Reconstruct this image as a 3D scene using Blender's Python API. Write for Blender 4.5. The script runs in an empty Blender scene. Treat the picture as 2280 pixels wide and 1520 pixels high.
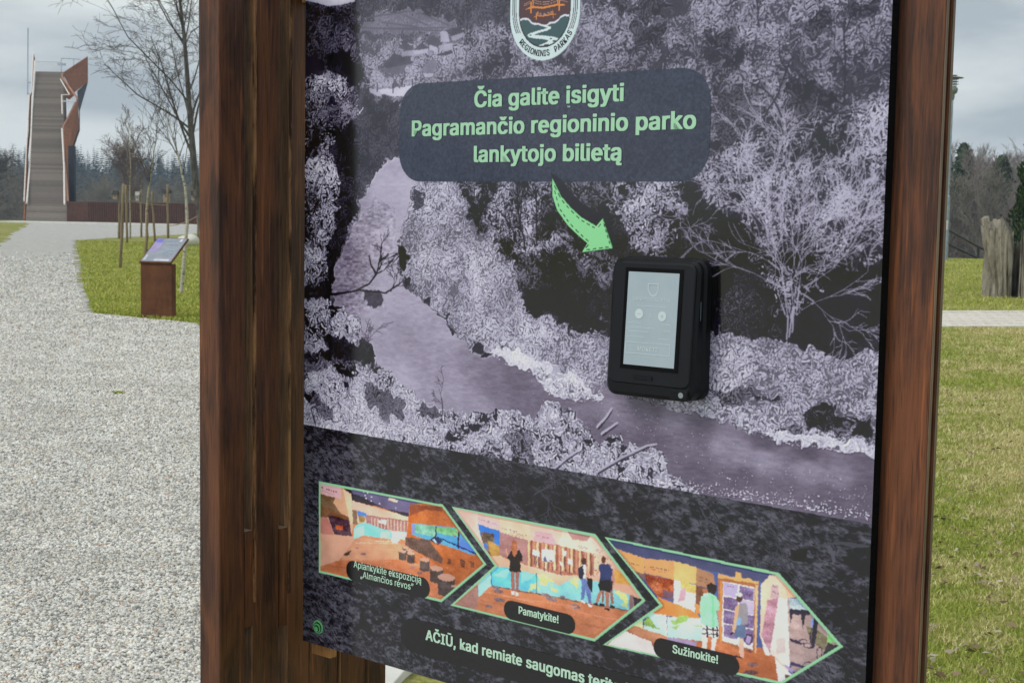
import bpy, math, random
import numpy as np
from mathutils import Vector, Matrix

rad = math.radians
scene = bpy.context.scene
COL = scene.collection

# ================================================================ camera, sky, sun, exposure
F, CX, CY = 3207.0, 1140.0, 760.0            # focal length and centre of the photograph, in its own points
def _u(v): v = np.array(v, float); return v / np.linalg.norm(v)
_zc = -_u((-613, 35640, F)); _yc = _u(np.array([0, 0, 1.]) - _zc[2] * _zc); _xc = np.cross(_yc, _zc)
R = np.array([_xc, _yc, _zc])                # lens axes -> place axes
CAM = np.array([0, 0, 1.6])
cam = bpy.data.cameras.new('camera'); camo = bpy.data.objects.new('camera', cam); COL.objects.link(camo)
cam.sensor_width = 36.0; cam.lens = F / 2280 * 36.0; cam.clip_start = .05; cam.clip_end = 4000
_r, _d, _f = R @ np.array([1, 0, 0]), R @ np.array([0, 1, 0]), R @ np.array([0, 0, 1])
camo.matrix_world = Matrix(((_r[0], -_d[0], -_f[0], 0), (_r[1], -_d[1], -_f[1], 0), (_r[2], -_d[2], -_f[2], CAM[2]), (0, 0, 0, 1)))
cam.dof.use_dof = True; cam.dof.focus_distance = 1.8; cam.dof.aperture_fstop = 34
scene.camera = camo

SUN_EL, SUN_AZ = 42.0, 245.0                 # high, from behind and to the left of the camera
world = bpy.data.worlds.new('World'); scene.world = world; world.use_nodes = True
wn, wl = world.node_tree.nodes, world.node_tree.links
wn.clear()
wout = wn.new('ShaderNodeOutputWorld'); wbg = wn.new('ShaderNodeBackground'); wsky = wn.new('ShaderNodeTexSky')
wsky.sky_type = 'NISHITA'; wsky.sun_disc = False; wsky.sun_elevation = rad(SUN_EL); wsky.sun_rotation = rad(SUN_AZ)
wbg.inputs['Strength'].default_value = .1
wtc = wn.new('ShaderNodeTexCoord'); wmp = wn.new('ShaderNodeMapping'); wmp.inputs['Scale'].default_value = (2.6, 2.6, 8.5)
wmp.inputs['Location'].default_value = (.35, .1, .62)
wno = wn.new('ShaderNodeTexNoise'); wno.inputs['Scale'].default_value = 1.5; wno.inputs['Detail'].default_value = 6; wno.inputs['Roughness'].default_value = .52
wrp = wn.new('ShaderNodeValToRGB'); e = wrp.color_ramp.elements
e[0].position = .38; e[0].color = (3.9, 4.4, 4.8, 1); e[1].position = .58; e[1].color = (7.1, 7.6, 7.55, 1)
wmx = wn.new('ShaderNodeMix'); wmx.data_type = 'RGBA'; wmx.inputs[0].default_value = .94
wl.new(wtc.outputs['Generated'], wmp.inputs[0]); wl.new(wmp.outputs[0], wno.inputs['Vector']); wl.new(wno.outputs[0], wrp.inputs[0])
wl.new(wsky.outputs[0], wmx.inputs[6]); wl.new(wrp.outputs[0], wmx.inputs[7]); wl.new(wmx.outputs[2], wbg.inputs[0]); wl.new(wbg.outputs[0], wout.inputs[0])

sun = bpy.data.lights.new('sun', 'SUN'); sun.energy = 1.5; sun.angle = rad(24); sun.color = (1, .95, .88)
suno = bpy.data.objects.new('sun', sun); COL.objects.link(suno)
_el, _az = rad(SUN_EL), rad(SUN_AZ)
_sv = Vector((math.sin(_az) * math.cos(_el), math.cos(_az) * math.cos(_el), math.sin(_el)))
suno.rotation_euler = _sv.to_track_quat('Z', 'Y').to_euler()
vs = scene.view_settings
vs.view_transform = 'Standard'; vs.look = 'None'; vs.exposure = 0.22; vs.gamma = 1.0; vs.use_curve_mapping = False
scene.render.resolution_x, scene.render.resolution_y = 1024, 682

# ================================================================ helpers
def ray(px, py): return R @ np.array([(px - CX) / F, (py - CY) / F, 1.0])
def ground(px, py, z=0.0):                    # where a sight line meets the ground
    d = ray(px, py); return CAM + d * ((z - CAM[2]) / d[2])
def at_depth(px, py, y):
    d = ray(px, py); return CAM + d * (y / d[1])
_bl = R @ _u((-3920, -356, F)); _bl[2] = 0
br = -_u(_bl); na = _u(np.cross([0, 0, 1.], br))   # along the board, and through it away from the viewer
_q = ray(680, 404); P0 = CAM + _q * (2.105 / (R.T @ _q)[2])

def set_props(o, label=None, cat=None, group=None, kind=None):
    if label: o['label'] = label
    if cat: o['category'] = cat
    if group: o['group'] = group
    if kind: o['kind'] = kind
    return o
def empty(name, loc, rz=0.0, label=None, cat=None, group=None):
    o = bpy.data.objects.new(name, None); o.empty_display_size = .1; COL.objects.link(o)
    o.location = loc; o.rotation_euler = (0, 0, rz)
    return set_props(o, label, cat, group)

class MB:
    """collects faces; build() links them as one mesh object"""
    def __init__(s): s.v = []; s.f = []; s.m = []; s.n = 0
    def add(s, verts, faces, mi=0):
        verts = np.asarray(verts, float); s.v.append(verts); s.f += [tuple(i + s.n for i in f) for f in faces]; s.m += [mi] * len(faces); s.n += len(verts)
    def box(s, x0, x1, y0, y1, z0, z1, mi=0):
        s.add([(x0, y0, z0), (x1, y0, z0), (x1, y1, z0), (x0, y1, z0), (x0, y0, z1), (x1, y0, z1), (x1, y1, z1), (x0, y1, z1)],
              [(3, 2, 1, 0), (4, 5, 6, 7), (0, 1, 5, 4), (1, 2, 6, 5), (2, 3, 7, 6), (3, 0, 4, 7)], mi)
    def tube(s, pts, rads, k=6, mi=0, cap=True):
        pts = np.asarray(pts, float); n = len(pts); rads = np.broadcast_to(rads, (n,)) if np.ndim(rads) == 0 else rads
        t = np.gradient(pts, axis=0); t /= np.linalg.norm(t, axis=1)[:, None] + 1e-9
        ref = np.array([0, 0, 1.]) if abs(t[0][2]) < .9 else np.array([1., 0, 0])
        a = np.cross(t, ref); a /= np.linalg.norm(a, axis=1)[:, None] + 1e-9; b = np.cross(t, a)
        an = np.arange(k) * 2 * math.pi / k
        V = (pts[:, None, :] + np.asarray(rads, float)[:, None, None] * (np.cos(an)[None, :, None] * a[:, None, :] + np.sin(an)[None, :, None] * b[:, None, :])).reshape(-1, 3)
        Fc = [(i * k + j, i * k + (j + 1) % k, (i + 1) * k + (j + 1) % k, (i + 1) * k + j) for i in range(n - 1) for j in range(k)]
        if cap: Fc += [tuple(range(k))[::-1], tuple((n - 1) * k + j for j in range(k))]
        s.add(V, Fc, mi)
    def lathe(s, prof, k=20, mi=0, c=(0, 0, 0)):
        V = [(c[0] + r * math.cos(2 * math.pi * j / k), c[1] + r * math.sin(2 * math.pi * j / k), c[2] + z) for r, z in prof for j in range(k)]
        n = len(prof)
        s.add(V, [(i * k + j, i * k + (j + 1) % k, (i + 1) * k + (j + 1) % k, (i + 1) * k + j) for i in range(n - 1) for j in range(k)] + [tuple(range(k))[::-1], tuple((n - 1) * k + j for j in range(k))], mi)
    def slab(s, poly, off, mi=0):
        """flat outline (3-D points) given thickness along off"""
        p = np.asarray(poly, float); k = len(p); off = np.asarray(off, float)
        s.add(np.vstack([p, p + off]), [tuple(range(k)), tuple(range(2 * k - 1, k - 1, -1))] + [(i, k + i, k + (i + 1) % k, (i + 1) % k)[::-1] for i in range(k)], mi)
    def build(s, name, mat, parent=None, smooth=False, bevel=0.0, seg=2, fix=True):
        me = bpy.data.meshes.new(name); V = np.vstack(s.v) if s.v else np.zeros((0, 3))
        me.from_pydata(V.tolist(), [], s.f)
        for m in (mat if isinstance(mat, (list, tuple)) else [mat]): me.materials.append(m)
        me.polygons.foreach_set('material_index', s.m)
        me.polygons.foreach_set('use_smooth', [smooth] * len(s.f))
        o = link(name, me, parent)
        if fix: recalc(me)
        if bevel:
            md = o.modifiers.new('edge', 'BEVEL'); md.width = bevel; md.segments = seg; md.limit_method = 'ANGLE'; md.angle_limit = rad(40); md.use_clamp_overlap = True
        return o
import bmesh
def recalc(me):
    b = bmesh.new(); b.from_mesh(me); bmesh.ops.recalc_face_normals(b, faces=b.faces); b.to_mesh(me); b.free()
def link(name, me, parent=None):
    o = bpy.data.objects.new(name, me); COL.objects.link(o)
    if parent is not None: o.parent = parent
    return o
def big_mesh(name, V, Fidx, mat, smooth=False, parent=None, uv=None):
    """fast build of very many equal-sided faces"""
    me = bpy.data.meshes.new(name); V = np.ascontiguousarray(V, np.float32); Fidx = np.ascontiguousarray(Fidx, np.int32)
    k = Fidx.shape[1]; nf = len(Fidx)
    me.vertices.add(len(V)); me.vertices.foreach_set('co', V.ravel())
    me.loops.add(nf * k); me.loops.foreach_set('vertex_index', Fidx.ravel())
    me.polygons.add(nf); me.polygons.foreach_set('loop_start', np.arange(nf, dtype=np.int32) * k)
    me.polygons.foreach_set('use_smooth', np.full(nf, smooth, bool))
    me.update(calc_edges=True); me.materials.append(mat)
    return link(name, me, parent)

class NT:
    def __init__(s, name):
        s.mat = bpy.data.materials.new(name); s.mat.use_nodes = True; s.t = s.mat.node_tree; s.n = s.t.nodes; s.l = s.t.links
        s.b = s.n['Principled BSDF']; s.out = s.n['Material Output']
    def new(s, ty, **kw):
        n = s.n.new(ty)
        for k, v in kw.items(): setattr(n, k, v)
        return n
    def put(s, sock, v):
        if hasattr(v, 'is_output') or isinstance(v, bpy.types.NodeSocket): s.l.new(v, sock)
        else: sock.default_value = v
    def coord(s, scale=(1, 1, 1), kind='Object', loc=(0, 0, 0), rot=(0, 0, 0)):
        tc = s.new('ShaderNodeTexCoord'); mp = s.new('ShaderNodeMapping'); mp.inputs['Scale'].default_value = scale; mp.inputs['Location'].default_value = loc; mp.inputs['Rotation'].default_value = rot
        s.l.new(tc.outputs[kind], mp.inputs[0]); return mp.outputs[0]
    def wpos(s, scale=(1, 1, 1)):
        g = s.new('ShaderNodeNewGeometry'); mp = s.new('ShaderNodeMapping'); mp.inputs['Scale'].default_value = scale; s.l.new(g.outputs['Position'], mp.inputs[0]); return mp.outputs[0]
    def noise(s, vec, scale, detail=4, rough=.55, dist=0.0):
        n = s.new('ShaderNodeTexNoise'); n.inputs['Scale'].default_value = scale; n.inputs['Detail'].default_value = detail; n.inputs['Roughness'].default_value = rough; n.inputs['Distortion'].default_value = dist
        s.l.new(vec, n.inputs['Vector']); return n.outputs[0]
    def voro(s, vec, scale, feature='F1', out='Color', rnd=1.0):
        n = s.new('ShaderNodeTexVoronoi', feature=feature); n.inputs['Scale'].default_value = scale; n.inputs['Randomness'].default_value = rnd
        s.l.new(vec, n.inputs['Vector']); return n.outputs[out]
    def ramp(s, fac, stops, interp='LINEAR'):
        r = s.new('ShaderNodeValToRGB'); r.color_ramp.interpolation = interp; el = r.color_ramp.elements
        while len(el) < len(stops): el.new(.5)
        for e_, (p, c) in zip(el, stops): e_.position = p; e_.color = (*c, 1) if len(c) == 3 else c
        s.put(r.inputs[0], fac); return r.outputs[0]
    def mix(s, fac, a, b, bt='MIX'):
        m = s.new('ShaderNodeMix', data_type='RGBA', blend_type=bt)
        s.put(m.inputs[0], fac); s.put(m.inputs[6], a if not isinstance(a, tuple) else (*a, 1)); s.put(m.inputs[7], b if not isinstance(b, tuple) else (*b, 1)); return m.outputs[2]
    def math(s, op, a, b=0.0, c=0.0):
        m = s.new('ShaderNodeMath', operation=op); s.put(m.inputs[0], a); s.put(m.inputs[1], b); s.put(m.inputs[2], c); return m.outputs[0]
    def bump(s, h, strength=.3, dist=.01):
        b = s.new('ShaderNodeBump'); b.inputs['Strength'].default_value = strength; b.inputs['Distance'].default_value = dist; s.l.new(h, b.inputs['Height']); s.l.new(b.outputs[0], s.b.inputs['Normal'])
    def island(s):
        g = s.new('ShaderNodeNewGeometry'); return g.outputs['Random Per Island']
    def objrand(s):
        return s.new('ShaderNodeObjectInfo').outputs['Random']
    def done(s, color=None, rough=.6, spec=.4, metal=0.0):
        if color is not None: s.put(s.b.inputs['Base Color'], (*color, 1) if isinstance(color, tuple) and len(color) == 3 else color)
        s.put(s.b.inputs['Roughness'], rough); s.b.inputs['Specular IOR Level'].default_value = spec; s.b.inputs['Metallic'].default_value = metal
        return s.mat

M = {}
def wood(name, dark, mid, warm, zs=1.6, fine=150, seed=0.0, rough=.5, weather=None):
    t = NT(name); v = t.coord((1, 1, .05), loc=(seed, seed * .7, 0)); r = t.objrand()
    vv = t.new('ShaderNodeVectorMath', operation='ADD'); cb = t.new('ShaderNodeCombineXYZ'); t.l.new(t.math('MULTIPLY', r, 17.0), cb.inputs[0]); t.l.new(t.math('MULTIPLY', r, 5.0), cb.inputs[2])
    t.l.new(v, vv.inputs[0]); t.l.new(cb.outputs[0], vv.inputs[1]); v = vv.outputs[0]
    g = t.noise(v, 55, 6, .62, .6); f = t.noise(v, fine * 3, 3, .6); w = t.coord((1, 1, .32), loc=(seed + 3, 0, seed)); b = t.noise(w, 11, 4, .6, .8)
    c = t.ramp(g, [(.28, dark), (.5, mid), (.74, warm)])
    c = t.mix(t.ramp(b, [(.44, (0, 0, 0)), (.62, (1, 1, 1))]), c, t.mix(.70, mid, warm))
    c = t.mix(t.ramp(b, [(.34, (.75,) * 3), (.47, (0, 0, 0))]), c, dark)
    c = t.mix(.42, c, t.ramp(f, [(.35, tuple(x * .45 for x in dark)), (.62, tuple(x * 1.5 for x in mid))]), 'MIX')
    st_ = t.coord((1, 1, .045), loc=(seed * 1.3, 2.1, seed)); sv = t.new('ShaderNodeVectorMath', operation='ADD'); t.l.new(st_, sv.inputs[0]); t.l.new(cb.outputs[0], sv.inputs[1])
    s1 = t.noise(sv.outputs[0], 120, 3, .55); s2 = t.noise(sv.outputs[0], 330, 2, .5)
    c = t.mix(t.ramp(s1, [(.27, (.6,) * 3), (.42, (0, 0, 0))]), c, tuple(x * .8 for x in dark))
    c = t.mix(t.ramp(s1, [(.60, (0, 0, 0)), (.74, (.75,) * 3)]), c, tuple(x * 1.25 for x in warm))
    c = t.mix(t.ramp(s2, [(.28, (.6,) * 3), (.42, (0, 0, 0))]), c, tuple(x * .7 for x in dark))
    if weather: c = t.mix(t.ramp(t.noise(t.coord((3, 3, .5)), 5, 5, .7), [(.6, (0, 0, 0)), (.78, (.6,) * 3)]), c, weather)
    t.bump(t.math('ADD', g, t.math('MULTIPLY', f, .6)), .35, .0015)
    M[name] = t.done(c, rough, .35)
def plain(name, col, rough=.6, spec=.4, metal=0.0, vary=.25, scale=6.0, bumpy=0.0):
    t = NT(name); n = t.noise(t.coord(), scale, 5, .6)
    c = t.ramp(n, [(.3, tuple(x * (1 - vary) for x in col)), (.7, tuple(min(x * (1 + vary), 1) for x in col))])
    if bumpy: t.bump(t.noise(t.coord(), scale * 8, 4), bumpy, .01)
    M[name] = t.done(c, rough, spec, metal)

wood('post wood', (.017, .0080, .0055), (.066, .027, .0155), (.25, .088, .030))
wood('post wood pale', (.045, .024, .016), (.120, .062, .036), (.230, .120, .062), seed=4)
wood('board wood', (.026, .0125, .0085), (.082, .033, .0195), (.28, .090, .029), seed=9)
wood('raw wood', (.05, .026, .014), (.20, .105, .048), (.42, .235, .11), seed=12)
wood('cut wood', (.16, .075, .028), (.36, .17, .065), (.52, .26, .10), seed=2)
wood('stake wood', (.12, .09, .055), (.24, .185, .115), (.34, .27, .17), seed=6, rough=.8)
wood('stump wood', (.075, .066, .05), (.30, .27, .22), (.55, .51, .43), seed=8, rough=.9)
wood('edge wood', (.20, .155, .115), (.36, .285, .215), (.48, .39, .30), seed=3)
wood('plank edge', (.07, .045, .03), (.16, .108, .072), (.25, .175, .12), seed=5)
plain('black plastic', (.0040, .0048, .0070), .42, .22, vary=.35, scale=40, bumpy=.04)
plain('bezel plastic', (.0062, .0078, .0112), .45, .25, vary=.15)
plain('black foam', (.006, .006, .007), .9, .1)
plain('black metal', (.02, .02, .022), .5, .4)
plain('grey metal', (.27, .335, .40), .5, .5, .1)
plain('lamp metal', (.20, .22, .20), .5, .4)
plain('pale rail', (.80, .74, .70), .5, .4)
plain('concrete', (.72, .71, .66), .9, .2, vary=.12, scale=3, bumpy=.2)
plain('white stone', (.68, .67, .60), .8, .3, vary=.12, scale=4, bumpy=.3)
plain('rope', (.36, .26, .20), .9, .1)
plain('roofing', (.035, .035, .035), .7, .3)
plain('box wood', (.34, .27, .20), .8, .2)
plain('box grey', (.42, .42, .38), .8, .2)
# rusty steel
def rusty(name, a, b, c_):
    t = NT(name); v = t.coord(); n = t.noise(v, 3.0, 6, .65); f = t.noise(t.coord((1, 1, .25)), 22, 4, .6)
    c = t.ramp(n, [(.32, a), (.52, b), (.74, c_)]); c = t.mix(.35, c, t.ramp(f, [(.35, a), (.65, b)]))
    M[name] = t.done(c, .75, .25)
rusty('rusty steel', (.042, .021, .016), (.088, .040, .027), (.145, .066, .038))
rusty('lectern steel', (.062, .024, .012), (.14, .055, .023), (.225, .095, .038))
rusty('tower steel', (.14, .052, .024), (.26, .10, .046), (.36, .155, .078))
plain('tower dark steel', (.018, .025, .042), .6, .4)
plain('tower trim', (.36, .19, .125), .7, .3)

# ================================================================ the setting
def terrain_z(x, y):
    u = x / np.maximum(y, 1.0)
    w = np.clip((u + .05) / .25, 0, 1); w = w * w * (3 - 2 * w)
    ye = 136 * (1 - w) + 60 * w
    t = np.clip((y - ye) / 34, 0, 1); t = t * t * (3 - 2 * t)
    r = np.clip((y - 260) / 320, 0, 1); r = r * r * (3 - 2 * r)
    return -9.0 * t + 8.0 * r + w * 8.0 * np.clip((y - 100) / 170, 0, 1) * (1 - .5 * r)
ys = np.r_[np.arange(-60, 210, 2.0), np.arange(210, 400, 8.0), np.arange(400, 721, 40.0)]
us = np.r_[-600, -420, -300, np.arange(-200, -60, 10.0), np.arange(-60, 60, 2.0), np.arange(60, 201, 10.0), 300, 420, 600]
gx, gy = np.meshgrid(us, ys); gz = terrain_z(gx, gy)
nx = len(us); idx = np.arange(len(us) * len(ys)).reshape(len(ys), nx)
t = NT('lawn'); p = t.wpos()
big = t.noise(p, .35, 4, .6); med = t.noise(p, 2.6, 5, .65); fin = t.noise(p, 38, 4, .7)
green = t.ramp(fin, [(.3, (.13, .155, .022)), (.55, (.25, .27, .048)), (.75, (.40, .39, .11))])
straw = t.ramp(fin, [(.3, (.22, .18, .075)), (.55, (.47, .41, .19)), (.75, (.64, .57, .33))])
c = t.mix(t.ramp(t.math('ADD', t.math('MULTIPLY', big, .5), t.math('MULTIPLY', med, .5)), [(.44, (0, 0, 0)), (.66, (1, 1, 1))]), green, straw)
sx = t.new('ShaderNodeSeparateXYZ'); t.l.new(p, sx.inputs[0])
leaf = t.ramp(t.noise(p, .8, 6, .7), [(.3, (.06, .048, .034)), (.7, (.15, .122, .085))])
c = t.mix(t.ramp(t.noise(p, 5.5, 6, .8), [(.56, (0, 0, 0)), (.68, (.8,) * 3)]), c, (.16, .125, .075))
c = t.mix(t.ramp(t.math('MULTIPLY', sx.outputs[2], -1.0), [(.15, (0, 0, 0)), (.9, (1, 1, 1))]), c, leaf)
t.bump(t.math('ADD', fin, med), .5, .03)
M['lawn'] = t.done(c, .95, .1)
g = big_mesh('ground', np.stack([gx.ravel(), gy.ravel(), gz.ravel()], 1), np.stack([idx[:-1, :-1].ravel(), idx[:-1, 1:].ravel(), idx[1:, 1:].ravel(), idx[1:, :-1].ravel()], 1), M['lawn'], True)
set_props(g, kind='structure')

t = NT('gravel'); p = t.wpos()
nd = t.voro(p, 74, out='Color'); dist = t.voro(p, 74, 'DISTANCE_TO_EDGE', 'Distance'); sp = t.new('ShaderNodeSeparateColor'); t.l.new(nd, sp.inputs[0])
c = t.ramp(sp.outputs[0], [(.0, (.26, .26, .25)), (.35, (.54, .53, .495)), (.7, (.74, .725, .675)), (.94, (.86, .85, .80)), (.985, (.50, .37, .29))])
c = t.mix(t.ramp(dist, [(.0, (.8,) * 3), (.12, (0, 0, 0))]), c, (.16, .155, .145))
c = t.mix(t.ramp(t.noise(p, .5, 4, .6), [(.35, (0, 0, 0)), (.7, (.35,) * 3)]), c, (.53, .52, .49))
c = t.mix(t.ramp(t.noise(p, 2.4, 9, .86), [(.38, (.75,) * 3), (.52, (0, 0, 0))]), c, (.26, .255, .24))
c = t.mix(t.ramp(t.noise(t.wpos((1, 1, 1)), 3.1, 9, .86), [(.50, (0, 0, 0)), (.64, (.6,) * 3)]), c, (.80, .79, .745))
t.bump(dist, .8, .012)
M['gravel'] = t.done(c, .9, .2)
def flat(name, pts, z, mat, kind='structure'):
    b = MB(); b.add([(x, y, z) for x, y in pts], [tuple(range(len(pts)))]); o = b.build(name, mat, fix=False); o.data.update()
    if o.data.polygons[0].normal.z < 0: o.data.flip_normals()
    return set_props(o, kind=kind)
rg = random.Random(3)
def ragged(a, b, n, amp):
    out = []
    for k in range(n):
        q = k / n; out.append((a[0] + (b[0] - a[0]) * q + rg.uniform(-amp, amp), a[1] + (b[1] - a[1]) * q + rg.uniform(-amp, amp)))
    return out
A_, B_ = (-19.57, 64.25), (-18.66, 85.2)
edge = ragged((-.75, 1.0), (-.62, 4.9), 14, .05) + ragged((-.62, 4.9), (-1.3, 10), 24, .05) + ragged((-1.3, 10), (-4.32, 19.71), 30, .06) + ragged((-4.32, 19.71), (-6.25, 21.26), 14, .06) + ragged((-6.25, 21.26), (-8.31, 27.82), 30, .07) + ragged((-8.31, 27.82), A_, 130, .22) + ragged(A_, B_, 20, .3)
flat('gravel_path', edge + [(-9.0, 96), (-5.5, 110), (-7.5, 121), (-42, 121)] + ragged((-39.6, 118), (-19.72, 55.38), 60, .25) + ragged((-19.72, 55.38), (-4.6, 9.0), 60, .1) + [(-34, 12), (-40, -40), (6, -40), (5.5, -3)], .004, M['gravel'])

# paved footpath across the lawn on the right
t = NT('paving'); v = t.coord()
bt = t.new('ShaderNodeTexBrick', offset=.5); bt.inputs['Scale'].default_value = 1; bt.inputs['Brick Width'].default_value = .20; bt.inputs['Row Height'].default_value = .55; bt.inputs['Mortar Size'].default_value = .012
bt.inputs['Color1'].default_value = (.78, .72, .64, 1); bt.inputs['Color2'].default_value = (.68, .62, .55, 1); bt.inputs['Mortar'].default_value = (.22, .20, .16, 1); t.l.new(v, bt.inputs['Vector'])
c = t.mix(t.ramp(t.noise(v, 2.0, 5, .6), [(.4, (0, 0, 0)), (.75, (.5,) * 3)]), bt.outputs[0], (.58, .54, .48))
M['paving'] = t.done(c, .9, .2)
ang = math.atan2(.40, 1.5)
o = flat('pavement', [(-6, -1.62), (24, -1.62), (24, 1.30), (-6, 1.30)], 0.0, M['paving']); o.location = (7.2, 23.3, .006); o.rotation_euler = (0, 0, ang)
b = MB(); b.box(-6, 24, -1.74, -1.62, -.02, .03); b.box(-6, 24, 1.30, 1.42, -.02, .03)
k_ = b.build('kerb', M['concrete'], bevel=.01); k_.location = (7.2, 23.3, .0); k_.rotation_euler = (0, 0, ang); set_props(k_, kind='structure')
# pale concrete apron below the tower and along the fence
e0, e1, e2, e3 = ground(52, 505), ground(445, 507), ground(445, 501), ground(56, 495)
b = MB(); b.slab([(-42.6, 118.6, .0), (-4, 118.6, 0), (-4, 123.4, 0), (-42.6, 123.4, 0)], (0, 0, .10)); set_props(b.build('concrete_apron', M['concrete']), kind='structure')

# loose stones on the near gravel: crushed rock, a real stone each
rs = np.random.default_rng(11)
def stones(n, y0, y1):
    y = y0 + (y1 - y0) * rs.random(n * 3) ** 1.7
    x = (-.39 * y - .7) + rs.random(n * 3) * (.39 * y + .7 - .12 * y + .3)
    k = (x > -.39 * y - .7) & (x < -.18 * y + .5)
    keep = k & (x < np.interp(y, [1, 4.9, 10, 19.7, 21.2, 27.8, 64], [-.80, -.68, -1.36, -4.4, -6.3, -8.4, -19.6])); return x[keep][:n], y[keep][:n]
ph = (1 + 5 ** .5) / 2
ICO = np.array([(-1, ph, 0), (1, ph, 0), (-1, -ph, 0), (1, -ph, 0), (0, -1, ph), (0, 1, ph), (0, -1, -ph), (0, 1, -ph), (ph, 0, -1), (ph, 0, 1), (-ph, 0, -1), (-ph, 0, 1)]) / math.sqrt(1 + ph * ph)
ICF = np.array([(0, 11, 5), (0, 5, 1), (0, 1, 7), (0, 7, 10), (0, 10, 11), (1, 5, 9), (5, 11, 4), (11, 10, 2), (10, 7, 6), (7, 1, 8), (3, 9, 4), (3, 4, 2), (3, 2, 6), (3, 6, 8), (3, 8, 9), (4, 9, 5), (2, 4, 11), (6, 2, 10), (8, 6, 7), (9, 8, 1)])
x, y = stones(340000, 3.9, 48)
_kp = rs.random(len(x)) < np.clip((14.0 / y) ** 1.6, 0, 1) * np.clip((48 - y) / 34, 0, 1); x, y = x[_kp], y[_kp]; n = len(x)
r = .0026 + .0040 * rs.random(n) ** 2.4 + .00024 * y + .00030 * np.clip(y - 11, 0, 30)
V = ICO[None] * (1 + .42 * (rs.random((n, 12, 1)) - .5)) * (r[:, None] * (.7 + .75 * rs.random((n, 3))))[:, None, :]
a = rs.random(n) * 6.28; ca, sa = np.cos(a)[:, None], np.sin(a)[:, None]
tl = (rs.random(n) - .5) * 1.6; ct, st = np.cos(tl)[:, None], np.sin(tl)[:, None]
X, Y, Z = V[..., 0], V[..., 1] * ct - V[..., 2] * st, V[..., 1] * st + V[..., 2] * ct
X, Y = X * ca - Y * sa, X * sa + Y * ca
V = np.stack([X + x[:, None], Y + y[:, None], Z * .8 + (.003 + .005 * rs.random(n) + r * .25)[:, None]], -1)
t = NT('loose stone'); isl = t.island()
c = t.ramp(isl, [(.0, (.22, .22, .215)), (.16, (.46, .455, .43)), (.45, (.76, .745, .69)), (.82, (.92, .91, .86)), (.93, (.72, .64, .50)), (.98, (.52, .35, .26))])
c = t.mix(t.ramp(t.noise(t.wpos(), 1.3, 5, .7), [(.38, (.35,) * 3), (.56, (0, 0, 0))]), c, (.40, .385, .34))
M['loose stone'] = t.done(c, .85, .25)
o = big_mesh('gravel', V.reshape(-1, 3), (ICF[None] + (np.arange(n) * 12)[:, None, None]).reshape(-1, 3), M['loose stone']); set_props(o, kind='stuff')

# blades of grass on the lawns
def blades(name, x, y, hgt, wid, mat):
    n = len(x); a = rs.random(n) * 6.28; lean = (.25 + .95 * rs.random(n)) * hgt; d = rs.random(n) * 6.28
    w = np.stack([np.cos(a), np.sin(a)], 1) * wid[:, None] * .5; tip = np.stack([np.cos(d), np.sin(d)], 1) * lean[:, None]
    base = np.stack([x, y], 1); V = np.zeros((n, 5, 3))
    V[:, 0, :2] = base - w; V[:, 1, :2] = base + w; V[:, 2, :2] = base + tip * .35 + w * .8; V[:, 3, :2] = base + tip * .35 - w * .8; V[:, 4, :2] = base + tip
    V[:, 2, 2] = V[:, 3, 2] = hgt * .62; V[:, 4, 2] = hgt
    f = np.array([(0, 1, 2), (0, 2, 3), (3, 2, 4)])
    o = big_mesh(name, V.reshape(-1, 3), (f[None] + (np.arange(n) * 5)[:, None, None]).reshape(-1, 3), mat); return set_props(o, kind='stuff')
t = NT('grass blade'); isl = t.island(); p = t.wpos()
patch = t.ramp(t.math('ADD', t.math('MULTIPLY', t.noise(p, .35, 4, .6), .5), t.math('MULTIPLY', t.noise(p, 3.4, 6, .75), .5)), [(.42, (0, 0, 0)), (.56, (1, 1, 1))])
gcol = t.ramp(isl, [(0, (.19, .26, .042)), (.5, (.34, .41, .078)), (1, (.52, .53, .155))]); scol = t.ramp(isl, [(0, (.36, .315, .12)), (.45, (.61, .54, .245)), (1, (.80, .73, .45))])
sel = t.math('GREATER_THAN', t.math('ADD', t.math('MULTIPLY', patch, .85), t.math('MULTIPLY', t.math('FRACT', t.math('MULTIPLY', isl, 37.0)), .5)), .73)
M['grass blade'] = t.done(t.mix(sel, gcol, scol), .8, .15)
t = NT('green blade'); M['green blade'] = t.done(t.ramp(t.math('ADD', t.math('MULTIPLY', t.island(), .6), t.math('MULTIPLY', t.noise(t.wpos(), .5, 4, .6), .5)), [(.2, (.19, .27, .034)), (.55, (.38, .43, .068)), (.85, (.62, .58, .18))]), .8, .15)
n = 240000; y = 4.2 + 17.2 * rs.random(n) ** 1.5; x = y * (.235 + rs.random(n) * .20) - .15 + rs.random(n) * .5
yw = 4.0 + 16 * rs.random(120000) ** 1.3; x = np.r_[x, yw * (-.02 + .26 * rs.random(120000)) + .2, yw[:40000] * (.42 + .12 * rs.random(40000))]; y = np.r_[y, yw, yw[:40000]]
y2 = 4.5 + 3.5 * rs.random(24000); x2 = -.5 + 1.6 * rs.random(24000); k = x2 > np.interp(y2, [4.5, 5, 8], [-.15, -.2, -.8]); x = np.r_[x, x2[k]]; y = np.r_[y, y2[k]]
clmp = np.sin(x * 9.1 + np.sin(y * 7.3)) * np.sin(y * 8.3 + np.sin(x * 5.7) * 2) ; k = rs.random(len(x)) < .62 + .38 * clmp; x, y = x[k], y[k]
hh = .008 + .019 * rs.random(len(x)) ** 2 + .0009 * y
blades('lawn_grass', x, y, hh, .0014 + .00030 * y + .0008 * rs.random(len(x)), M['grass blade'])
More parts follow.
